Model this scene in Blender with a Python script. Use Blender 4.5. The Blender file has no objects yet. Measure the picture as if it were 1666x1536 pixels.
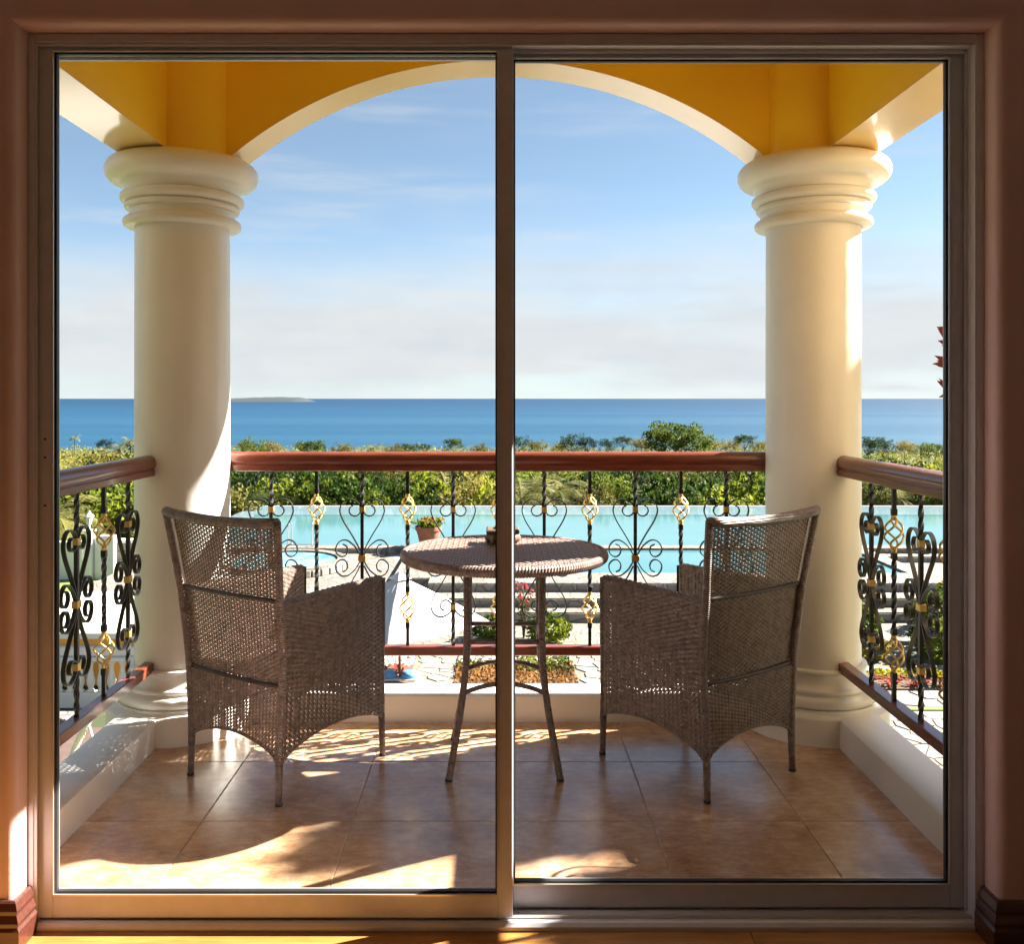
import bpy, math, random
import numpy as np
from mathutils import Vector, Matrix

random.seed(7)
rng = np.random.default_rng(11)
PI = math.pi
scene = bpy.context.scene
COL = scene.collection

# ------------------------------------------------------------------ camera
cam_d = bpy.data.cameras.new('camera')
cam = bpy.data.objects.new('camera', cam_d)
COL.objects.link(cam)
cam.location = (0, 0, 1.27)
cam.rotation_euler = (math.radians(90), 0, 0)
cam_d.sensor_width = 36.0
cam_d.lens = 36.0 * 1504 / 1666
cam_d.shift_x = (833 - 810) / 1666
cam_d.shift_y = (648 - 768) / 1666
cam_d.clip_start = 0.05
cam_d.clip_end = 120000
scene.camera = cam

# ------------------------------------------------------------------ light
SUN_AZ = math.radians(69)          # from +Y towards +X
SUN_EL = math.radians(35)
EXPOSURE = 2.9
SKY_STRENGTH = 0.05
SUN_STRENGTH = 4.9
svec = Vector((math.sin(SUN_AZ) * math.cos(SUN_EL), math.cos(SUN_AZ) * math.cos(SUN_EL), math.sin(SUN_EL)))
sun_d = bpy.data.lights.new('sun', 'SUN')
sun_d.energy = SUN_STRENGTH
sun_d.angle = math.radians(0.55)
sun_d.color = (1.0, 0.93, 0.82)
sun = bpy.data.objects.new('sun', sun_d)
COL.objects.link(sun)
sun.rotation_euler = (-svec).to_track_quat('-Z', 'Y').to_euler()
sun.location = (20, 10, 20)

world = bpy.data.worlds.new('World')
scene.world = world
world.use_nodes = True
wt = world.node_tree
wt.nodes.clear()
wo = wt.nodes.new('ShaderNodeOutputWorld')
bg = wt.nodes.new('ShaderNodeBackground')
sky = wt.nodes.new('ShaderNodeTexSky')
sky.sky_type = 'NISHITA'
sky.sun_disc = False
sky.sun_elevation = SUN_EL
sky.sun_rotation = SUN_AZ
sky.air_density = 0.5
sky.dust_density = 0.25
sky.ozone_density = 1.0
bg.inputs['Strength'].default_value = SKY_STRENGTH
tcw = wt.nodes.new('ShaderNodeTexCoord')
sepw = wt.nodes.new('ShaderNodeSeparateXYZ')
wt.links.new(tcw.outputs['Generated'], sepw.inputs[0])


def wmath(op, a, b=None, c=None, clamp=False):
    n = wt.nodes.new('ShaderNodeMath')
    n.operation = op
    n.use_clamp = clamp
    for i, v in enumerate((a, b, c)):
        if v is None:
            continue
        if isinstance(v, (int, float)):
            n.inputs[i].default_value = v
        else:
            wt.links.new(v, n.inputs[i])
    return n.outputs[0]


def wnoise(scale, detail, rough, stretch, off=(0, 0, 0)):
    mp = wt.nodes.new('ShaderNodeMapping')
    mp.inputs['Scale'].default_value = stretch
    mp.inputs['Location'].default_value = off
    wt.links.new(tcw.outputs['Generated'], mp.inputs[0])
    n = wt.nodes.new('ShaderNodeTexNoise')
    n.inputs['Scale'].default_value = scale
    n.inputs['Detail'].default_value = detail
    n.inputs['Roughness'].default_value = rough
    wt.links.new(mp.outputs[0], n.inputs['Vector'])
    return n.outputs['Fac']


def wramp(v, a, b, lo=0.0, hi=1.0):
    m = wt.nodes.new('ShaderNodeMapRange')
    m.interpolation_type = 'SMOOTHSTEP'
    m.inputs['From Min'].default_value = a
    m.inputs['From Max'].default_value = b
    m.inputs['To Min'].default_value = lo
    m.inputs['To Max'].default_value = hi
    wt.links.new(v, m.inputs['Value'])
    return m.outputs[0]


n_big = wnoise(2.2, 5, 0.55, (1, 1, 4.5), (0.3, 0.2, 0))
n_wisp = wnoise(3.0, 7, 0.62, (1, 1, 9), (1.7, 0.4, 0.2))
n_cum = wnoise(13, 7, 0.6, (1, 1, 2.6), (0.2, 3.1, 0.5))
zc = wmath('ADD', sepw.outputs['Z'], wmath('ADD', wmath('MULTIPLY', wmath('SUBTRACT', n_big, 0.5), 0.20), wmath('MULTIPLY', wmath('SUBTRACT', n_wisp, 0.5), 0.10)))
veil = wmath('MULTIPLY', wramp(zc, 0.03, 0.22, 0.95, 0.0), wramp(zc, -0.05, 0.09, 0.55, 1.0))                       # pale veil of high cloud low over the sea
wisps = wmath('MULTIPLY', wramp(n_wisp, 0.50, 0.78), wramp(sepw.outputs['Z'], 0.05, 0.6, 0.36, 0.15))
cum = wmath('MULTIPLY', wramp(wmath('ADD', n_cum, wramp(sepw.outputs['Z'], 0.0, 0.10, 0.06, -0.16)), 0.53, 0.62), 0.55)
thin = wramp(sepw.outputs['Z'], 0.1, 0.9, 0.16, 0.10)
cl = wmath('MAXIMUM', wmath('ADD', wmath('ADD', veil, thin, clamp=True), wisps, clamp=True), cum)
mixw = wt.nodes.new('ShaderNodeMix')
mixw.data_type = 'RGBA'
wt.links.new(cl, mixw.inputs['Factor'])
tint = wt.nodes.new('ShaderNodeMix')          # white balance of the whole sky
tint.data_type = 'RGBA'
tint.blend_type = 'MULTIPLY'
tint.inputs['Factor'].default_value = 1.0
tint.inputs[7].default_value = (0.62, 0.68, 0.61, 1)
wt.links.new(sky.outputs[0], tint.inputs[6])
wt.links.new(tint.outputs[2], mixw.inputs[6])
cmx = wt.nodes.new('ShaderNodeMix')
cmx.data_type = 'RGBA'
wt.links.new(wramp(wmath('ADD', wmath('MULTIPLY', n_wisp, 0.6), wmath('MULTIPLY', n_cum, 0.4)), 0.38, 0.62), cmx.inputs['Factor'])
cmx.inputs[6].default_value = (2.02, 2.13, 2.24, 1)
cmx.inputs[7].default_value = (2.26, 2.32, 2.37, 1)
wt.links.new(cmx.outputs[2], mixw.inputs[7])
wt.links.new(mixw.outputs[2], bg.inputs['Color'])
wt.links.new(bg.outputs[0], wo.inputs[0])

scene.view_settings.view_transform = 'Standard'
scene.view_settings.look = 'None'
scene.view_settings.gamma = 1.0
scene.view_settings.exposure = EXPOSURE
scene.view_settings.use_curve_mapping = False
try:
    scene.cycles.use_denoising = True
    scene.cycles.max_bounces = 10
    scene.cycles.diffuse_bounces = 5
    scene.cycles.transparent_max_bounces = 24
    scene.cycles.sample_clamp_indirect = 6.0
    scene.cycles.caustics_reflective = False
    scene.cycles.caustics_refractive = False
except Exception:
    pass

# ------------------------------------------------------------------ materials


def new_mat(name):
    m = bpy.data.materials.new(name)
    m.use_nodes = True
    nt = m.node_tree
    b = nt.nodes['Principled BSDF']
    return m, nt, b


def N(nt, kind, **kw):
    n = nt.nodes.new(kind)
    for k, v in kw.items():
        setattr(n, k, v)
    return n


def coords(nt, rand=False, scale=None):
    tc = N(nt, 'ShaderNodeTexCoord')
    out = tc.outputs['Object']
    if rand:
        oi = N(nt, 'ShaderNodeObjectInfo')
        mul = N(nt, 'ShaderNodeMath', operation='MULTIPLY')
        mul.inputs[1].default_value = 57.0
        nt.links.new(oi.outputs['Random'], mul.inputs[0])
        add = N(nt, 'ShaderNodeVectorMath', operation='ADD')
        nt.links.new(out, add.inputs[0])
        nt.links.new(mul.outputs[0], add.inputs[1])
        out = add.outputs[0]
    if scale:
        mp = N(nt, 'ShaderNodeMapping')
        mp.inputs['Scale'].default_value = scale
        nt.links.new(out, mp.inputs[0])
        out = mp.outputs[0]
    return out


def noise(nt, vec, scale, detail=5, rough=0.55):
    n = N(nt, 'ShaderNodeTexNoise')
    n.inputs['Scale'].default_value = scale
    n.inputs['Detail'].default_value = detail
    n.inputs['Roughness'].default_value = rough
    nt.links.new(vec, n.inputs['Vector'])
    return n.outputs['Fac']


def ramp(nt, fac, stops):
    r = N(nt, 'ShaderNodeValToRGB')
    els = r.color_ramp.elements
    while len(els) < len(stops):
        els.new(0.5)
    for e, (p, c) in zip(els, stops):
        e.position = p
        e.color = (*c, 1)
    nt.links.new(fac, r.inputs[0])
    return r.outputs[0]


def bump(nt, b, h, strength, dist=0.01):
    n = N(nt, 'ShaderNodeBump')
    n.inputs['Strength'].default_value = strength
    n.inputs['Distance'].default_value = dist
    nt.links.new(h, n.inputs['Height'])
    nt.links.new(n.outputs[0], b.inputs['Normal'])


def scl(c, k):
    return tuple(min(1.0, x * k) for x in c)


def pmat(name, col, rough=0.6, metal=0.0, spec=0.5, var=0.12, vscale=6.0, bmp=0.0, bscale=60.0, coat=0.0, rand=False, stretch=None, dist=0.004):
    m, nt, b = new_mat(name)
    v = coords(nt, rand, stretch)
    f = noise(nt, v, vscale)
    c = ramp(nt, f, [(0.3, scl(col, 1 - var)), (0.7, scl(col, 1 + var))])
    nt.links.new(c, b.inputs['Base Color'])
    b.inputs['Roughness'].default_value = rough
    b.inputs['Metallic'].default_value = metal
    b.inputs['Specular IOR Level'].default_value = spec
    b.inputs['Coat Weight'].default_value = coat
    b.inputs['Coat Roughness'].default_value = 0.12
    if bmp:
        bump(nt, b, noise(nt, v, bscale, 4), bmp, dist)
    return m


def leafmat(name, dark, light, trans=0.42, tip=None):
    m, nt, b = new_mat(name)
    v = coords(nt)
    f = noise(nt, v, 0.9, 2)
    oi = N(nt, 'ShaderNodeObjectInfo')
    ad = N(nt, 'ShaderNodeMath', operation='MULTIPLY_ADD')
    ad.inputs[1].default_value = 0.62
    nt.links.new(oi.outputs['Random'], ad.inputs[0])
    nt.links.new(f, ad.inputs[2])
    su = N(nt, 'ShaderNodeMath', operation='SUBTRACT')
    nt.links.new(ad.outputs[0], su.inputs[0])
    su.inputs[1].default_value = 0.31
    stops = [(0.28, dark), (0.72, light)]
    c = ramp(nt, su.outputs[0], stops)
    nt.links.new(c, b.inputs['Base Color'])
    b.inputs['Roughness'].default_value = 0.6
    b.inputs['Specular IOR Level'].default_value = 0.15
    tr = N(nt, 'ShaderNodeBsdfTranslucent')
    nt.links.new(c, tr.inputs['Color'])
    mx = N(nt, 'ShaderNodeMixShader')
    mx.inputs[0].default_value = trans
    nt.links.new(b.outputs[0], mx.inputs[1])
    nt.links.new(tr.outputs[0], mx.inputs[2])
    nt.links.new(mx.outputs[0], nt.nodes['Material Output'].inputs[0])
    return m


M = {}
M['white_plaster'] = pmat('white_plaster', (0.80, 0.785, 0.75), 0.42, spec=0.5, var=0.06, vscale=2.2, bmp=0.35, bscale=14, dist=0.004, coat=0.15)
M['cream_plaster'] = pmat('cream_plaster', (0.88, 0.60, 0.22), 0.30, var=0.05, vscale=4, bmp=0.2, bscale=22, dist=0.003, coat=0.8)
M['yellow_plaster'] = pmat('yellow_plaster', (0.97, 0.60, 0.022), 0.36, var=0.07, vscale=2.2, bmp=0.35, bscale=14, dist=0.003, coat=0.3)
M['interior_paint'] = pmat('interior_paint', (0.74, 0.53, 0.52), 0.7, var=0.06, vscale=3, bmp=0.25, bscale=90, dist=0.002)
M['room_cream'] = pmat('room_cream', (0.86, 0.80, 0.74), 0.7, var=0.03)
M['ceiling_paint'] = pmat('ceiling_paint', (0.88, 0.85, 0.8), 0.8, var=0.03)
M['exterior_wall'] = pmat('exterior_wall', (0.62, 0.47, 0.28), 0.75, var=0.05)
M['aluminium'] = pmat('aluminium', (0.62, 0.61, 0.66), 0.42, metal=0.0, var=0.05, vscale=30, bmp=0.06, bscale=400, dist=0.0005)
M['gasket'] = pmat('gasket', (0.02, 0.02, 0.022), 0.5)
M['bright_edge'] = pmat('bright_edge', (0.62, 0.58, 0.52), 0.3, metal=0.5)
M['iron'] = pmat('iron', (0.013, 0.012, 0.012), 0.36, spec=0.5, var=0.3, vscale=60)
M['gold'] = pmat('gold', (0.684, 0.468, 0.153), 0.36, metal=0.75, var=0.12, vscale=90)
M['dark_wood'] = pmat('dark_wood', (0.075, 0.022, 0.014), 0.34, var=0.3, vscale=8, stretch=(1, 12, 12), coat=0.4)
M['brown_carved'] = pmat('brown_carved', (0.10, 0.065, 0.042), 0.7, var=0.35, vscale=25, bmp=0.6, bscale=60, dist=0.004)
M['rubber'] = pmat('rubber', (0.015, 0.014, 0.013), 0.6)
M['terracotta'] = pmat('terracotta', (0.288, 0.096, 0.052), 0.75, var=0.15, vscale=6)
M['chrome'] = pmat('chrome', (0.7, 0.72, 0.74), 0.2, metal=0.9, var=0.02)
M['canvas'] = pmat('canvas', (0.50, 0.50, 0.51), 0.85, var=0.03, vscale=2, bmp=0.3, bscale=5, dist=0.03)
M['blue_weight'] = pmat('blue_weight', (0.10, 0.30, 0.60), 0.5, var=0.2)
M['pole_wood'] = pmat('pole_wood', (0.30, 0.12, 0.04), 0.5, var=0.2)
M['white_paint'] = pmat('white_paint', (0.70, 0.69, 0.66), 0.6, var=0.03)
M['orange_paint'] = pmat('orange_paint', (0.75, 0.36, 0.06), 0.6, var=0.05)
M['soil'] = pmat('soil', (0.10, 0.065, 0.04), 0.9, var=0.3, vscale=3)
M['bark'] = pmat('bark', (0.12, 0.085, 0.06), 0.9, var=0.3, vscale=5, bmp=0.5, bscale=8, dist=0.05)
M['grass'] = pmat('grass', (0.12, 0.16, 0.025), 0.85, var=0.35, vscale=1.5)
M['grout'] = pmat('grout', (0.46, 0.36, 0.25), 0.85, var=0.15, vscale=12)
M['mortar'] = pmat('mortar', (0.16, 0.128, 0.1), 0.9, var=0.15, vscale=1.2)
M['stone'] = pmat('stone', (0.1955, 0.1837, 0.1564), 0.8, var=0.2, vscale=3, bmp=0.3, bscale=18, dist=0.01, rand=True)
M['pebble'] = pmat('pebble', (0.368, 0.344, 0.296), 0.7, var=0.25, vscale=5)
M['patio'] = pmat('patio', (0.085, 0.055, 0.045), 0.8, var=0.2, vscale=6)
M['hose'] = pmat('hose', (0.72, 0.66, 0.60), 0.5, var=0.1, vscale=40)
M['island'] = pmat('island', (0.008, 0.017, 0.024), 0.95, var=0.1, vscale=0.01)


def mk_wicker():
    m, nt, b = new_mat('wicker')
    v = coords(nt)
    f = noise(nt, v, 45, 3)
    c = ramp(nt, f, [(0.3, (0.125, 0.086, 0.073)), (0.7, (0.305, 0.225, 0.192))])
    nt.links.new(c, b.inputs['Base Color'])
    b.inputs['Roughness'].default_value = 0.42
    b.inputs['Specular IOR Level'].default_value = 0.45
    return m


def mk_wrapped():
    m, nt, b = new_mat('wrapped_wicker')
    v = coords(nt)
    f = noise(nt, v, 60, 3)
    c = ramp(nt, f, [(0.3, (0.14, 0.100, 0.088)), (0.7, (0.30, 0.225, 0.20))])
    nt.links.new(c, b.inputs['Base Color'])
    w = N(nt, 'ShaderNodeTexWave', wave_type='BANDS', bands_direction='Z')
    w.inputs['Scale'].default_value = 45
    nt.links.new(v, w.inputs['Vector'])
    bump(nt, b, w.outputs['Fac'], 0.8, 0.003)
    b.inputs['Roughness'].default_value = 0.42
    return m


def mk_tile():
    m, nt, b = new_mat('floor_tile')
    v = coords(nt, rand=True)
    f1 = noise(nt, v, 7, 9, 0.74)
    v2 = coords(nt, rand=True, scale=(5, 11, 3))
    f2 = noise(nt, v2, 4, 5, 0.7)
    ad = N(nt, 'ShaderNodeMath', operation='MULTIPLY_ADD')
    ad.inputs[1].default_value = 0.4
    nt.links.new(f2, ad.inputs[0])
    mu = N(nt, 'ShaderNodeMath', operation='MULTIPLY')
    mu.inputs[1].default_value = 0.6
    nt.links.new(f1, mu.inputs[0])
    nt.links.new(mu.outputs[0], ad.inputs[2])
    c = ramp(nt, ad.outputs[0], [(0.34, (0.28, 0.125, 0.055)), (0.50, (0.54, 0.315, 0.175)), (0.64, (0.74, 0.55, 0.40))])
    nt.links.new(c, b.inputs['Base Color'])
    rr = N(nt, 'ShaderNodeMapRange')
    rr.inputs['To Min'].default_value = 0.15
    rr.inputs['To Max'].default_value = 0.30
    nt.links.new(f1, rr.inputs['Value'])
    nt.links.new(rr.outputs[0], b.inputs['Roughness'])
    b.inputs['Specular IOR Level'].default_value = 0.8
    b.inputs['Coat Weight'].default_value = 0.5
    b.inputs['Coat Roughness'].default_value = 0.16
    bump(nt, b, noise(nt, v2, 22, 5, 0.7), 0.22, 0.003)
    return m


def mk_varnish():
    m, nt, b = new_mat('varnished_wood')
    v = coords(nt, scale=(1.2, 16, 16))
    f = noise(nt, v, 6, 6, 0.6)
    c = ramp(nt, f, [(0.3, (0.10, 0.020, 0.012)), (0.7, (0.24, 0.055, 0.028))])
    nt.links.new(c, b.inputs['Base Color'])
    b.inputs['Roughness'].default_value = 0.3
    b.inputs['Coat Weight'].default_value = 0.35
    b.inputs['Coat Roughness'].default_value = 0.1
    bump(nt, b, f, 0.06, 0.002)
    return m


def mk_plank():
    m, nt, b = new_mat('floor_plank')
    v = coords(nt, rand=True, scale=(0.8, 9, 9))
    f = noise(nt, v, 5, 7, 0.65)
    c = ramp(nt, f, [(0.28, (0.27, 0.10, 0.022)), (0.72, (0.56, 0.27, 0.075))])
    nt.links.new(c, b.inputs['Base Color'])
    b.inputs['Roughness'].default_value = 0.3
    b.inputs['Coat Weight'].default_value = 0.3
    return m


def mk_glass():
    m, nt, b = new_mat('clear_glass')
    nt.nodes.remove(b)
    tr = N(nt, 'ShaderNodeBsdfTransparent')
    tr.inputs[0].default_value = (0.97, 0.985, 0.98, 1)
    gl = N(nt, 'ShaderNodeBsdfGlossy')
    gl.inputs['Roughness'].default_value = 0.0
    fr = N(nt, 'ShaderNodeFresnel')
    fr.inputs['IOR'].default_value = 1.35
    mx = N(nt, 'ShaderNodeMixShader')
    nt.links.new(fr.outputs[0], mx.inputs[0])
    nt.links.new(tr.outputs[0], mx.inputs[1])
    nt.links.new(gl.outputs[0], mx.inputs[2])
    nt.links.new(mx.outputs[0], nt.nodes['Material Output'].inputs[0])
    return m


def mk_water(name, c1, c2, scale, rough, spec, bs, bscale, stretch=(1, 1, 1)):
    m, nt, b = new_mat(name)
    v = coords(nt, scale=stretch)
    f = noise(nt, v, scale, 4, 0.5)
    nt.links.new(ramp(nt, f, [(0.35, c1), (0.65, c2)]), b.inputs['Base Color'])
    b.inputs['Roughness'].default_value = rough
    b.inputs['Specular IOR Level'].default_value = spec
    b.inputs['IOR'].default_value = 1.33
    bump(nt, b, noise(nt, v, bscale, 4, 0.6), bs, 0.05)
    return m


def mk_sea():
    m, nt, b = new_mat('sea_water')
    g = N(nt, 'ShaderNodeNewGeometry')
    sp = N(nt, 'ShaderNodeSeparateXYZ')
    nt.links.new(g.outputs['Position'], sp.inputs[0])
    lg = N(nt, 'ShaderNodeMath', operation='LOGARITHM')
    lg.inputs[1].default_value = 10
    nt.links.new(sp.outputs['Y'], lg.inputs[0])
    # shallow pale water by the shore, deep blue offshore, with current streaks along X
    mp = N(nt, 'ShaderNodeMapping')
    mp.inputs['Scale'].default_value = (0.00022, 0.0035, 1)
    nt.links.new(g.outputs['Position'], mp.inputs[0])
    n1 = N(nt, 'ShaderNodeTexNoise')
    n1.inputs['Scale'].default_value = 1.0
    n1.inputs['Detail'].default_value = 6
    nt.links.new(mp.outputs[0], n1.inputs['Vector'])
    ad = N(nt, 'ShaderNodeMath', operation='MULTIPLY_ADD')
    ad.inputs[1].default_value = 0.8
    nt.links.new(n1.outputs['Fac'], ad.inputs[0])
    nt.links.new(lg.outputs[0], ad.inputs[2])
    c = ramp(nt, ad.outputs[0], [(0, (0, 0, 0))])
    mr = N(nt, 'ShaderNodeMapRange')
    mr.inputs['From Min'].default_value = 3.15
    mr.inputs['From Max'].default_value = 4.35
    nt.links.new(ad.outputs[0], mr.inputs['Value'])
    c = ramp(nt, mr.outputs[0], [(0.0, (0.0128, 0.0656, 0.116)), (0.28, (0.0048, 0.0416, 0.0896)), (0.42, (0.0096, 0.0528, 0.104)), (0.6, (0.0036, 0.0392, 0.088)), (1.0, (0.00176, 0.0272, 0.0704))])
    nt.links.new(c, b.inputs['Base Color'])
    b.inputs['Roughness'].default_value = 0.55
    b.inputs['Specular IOR Level'].default_value = 0.22
    mp2 = N(nt, 'ShaderNodeMapping')
    mp2.inputs['Scale'].default_value = (0.03, 0.08, 1)
    nt.links.new(g.outputs['Position'], mp2.inputs[0])
    bump(nt, b, noise(nt, mp2.outputs[0], 1.0, 5, 0.65), 0.9, 4.0)
    return m


def mk_flag(name, c1, c2, scale, joint):
    """far flagstones, too small in view to build one by one"""
    m, nt, b = new_mat(name)
    v = coords(nt)
    vo = N(nt, 'ShaderNodeTexVoronoi', feature='DISTANCE_TO_EDGE')
    vo.inputs['Scale'].default_value = scale
    nt.links.new(v, vo.inputs['Vector'])
    vc = N(nt, 'ShaderNodeTexVoronoi', feature='F1')
    vc.inputs['Scale'].default_value = scale
    nt.links.new(v, vc.inputs['Vector'])
    sp = N(nt, 'ShaderNodeSeparateColor')
    nt.links.new(vc.outputs['Color'], sp.inputs[0])
    c = ramp(nt, sp.outputs[0], [(0.0, c1), (1.0, c2)])
    mr = N(nt, 'ShaderNodeMapRange')
    mr.inputs['From Min'].default_value = 0.02
    mr.inputs['From Max'].default_value = 0.07
    nt.links.new(vo.outputs['Distance'], mr.inputs['Value'])
    mx = N(nt, 'ShaderNodeMix', data_type='RGBA')
    nt.links.new(mr.outputs[0], mx.inputs['Factor'])
    mx.inputs[6].default_value = (*joint, 1)
    nt.links.new(c, mx.inputs[7])
    nt.links.new(mx.outputs[2], b.inputs['Base Color'])
    b.inputs['Roughness'].default_value = 0.8
    bump(nt, b, mr.outputs[0], 0.4, 0.02)
    return m


M['wicker'] = mk_wicker()
M['wrapped'] = mk_wrapped()
M['tile'] = mk_tile()
M['slot_shadow_wicker'] = pmat('slot_shadow_wicker', (0.055, 0.034, 0.028), 0.5, var=0.25, vscale=40)  # wicker darkened to paint the shadow slots across the chair backs
M['table_wicker'] = pmat('table_wicker', (0.306, 0.2125, 0.1827), 0.38, var=0.3, vscale=60)
M['varnish'] = mk_varnish()
M['plank'] = mk_plank()
M['glass'] = mk_glass()
M['pool_water'] = mk_water('pool_water', (0.05376, 0.1428, 0.1613), (0.06888, 0.1579, 0.173), 0.3, 0.10, 0.25, 0.05, 1.6)
M['pool_shallow'] = mk_water('pool_shallow', (0.1176, 0.1882, 0.2293), (0.1352, 0.2058, 0.2411), 0.3, 0.10, 0.3, 0.02, 1.6)
M['spa_water'] = mk_water('spa_water', (0.045, 0.225, 0.3), (0.21, 0.375, 0.4125), 2.2, 0.15, 0.3, 0.5, 5)
M['sea'] = mk_sea()
M['deck_stone'] = mk_flag('deck_stone', (0.1329, 0.1173, 0.1017), (0.219, 0.1955, 0.1681), 2.6, (0.08602, 0.07429, 0.06256))
M['path_stone'] = mk_flag('path_stone', (0.1329, 0.1291, 0.1017), (0.2111, 0.1955, 0.1564), 2.8, (0.09384, 0.0782, 0.06256))
M['riser_stone'] = mk_flag('riser_stone', (0.1445, 0.136, 0.1232), (0.238, 0.221, 0.204), 2.4, (0.102, 0.09775, 0.0935))
M['leaf_bright'] = leafmat('leaf_bright', (0.03024, 0.06048, 0.00756), (0.2268, 0.2495, 0.02117))
M['leaf_mid'] = leafmat('leaf_mid', (0.01966, 0.04234, 0.00756), (0.1247, 0.1588, 0.01966))
M['leaf_dark'] = leafmat('leaf_dark', (0.00756, 0.01966, 0.006048), (0.03629, 0.05897, 0.01361))
M['leaf_olive'] = leafmat('leaf_olive', (0.04536, 0.05141, 0.0121), (0.2041, 0.1701, 0.03629))
M['leaf_palm'] = leafmat('leaf_palm', (0.04536, 0.06048, 0.01663), (0.2117, 0.1966, 0.06048))
M['leaf_yellow'] = leafmat('leaf_yellow', (0.08316, 0.1058, 0.009072), (0.3175, 0.2722, 0.0189))
M['leaf_red'] = leafmat('leaf_red', (0.1848, 0.0378, 0.0294), (0.4032, 0.1008, 0.0714))
M['leaf_rust'] = leafmat('leaf_rust', (0.1344, 0.0714, 0.0252), (0.3192, 0.1596, 0.0546))
M['petal_red'] = leafmat('petal_red', (0.378, 0.042, 0.0504), (0.588, 0.1176, 0.1344))
M['leaf_forest'] = leafmat('leaf_forest', (0.0336, 0.05208, 0.01092), (0.1932, 0.189, 0.03528), trans=0.3)
M['hill'] = pmat('hill', (0.045, 0.06, 0.02), 0.95, var=0.4, vscale=0.05)

# ------------------------------------------------------------------ mesh helpers


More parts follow.
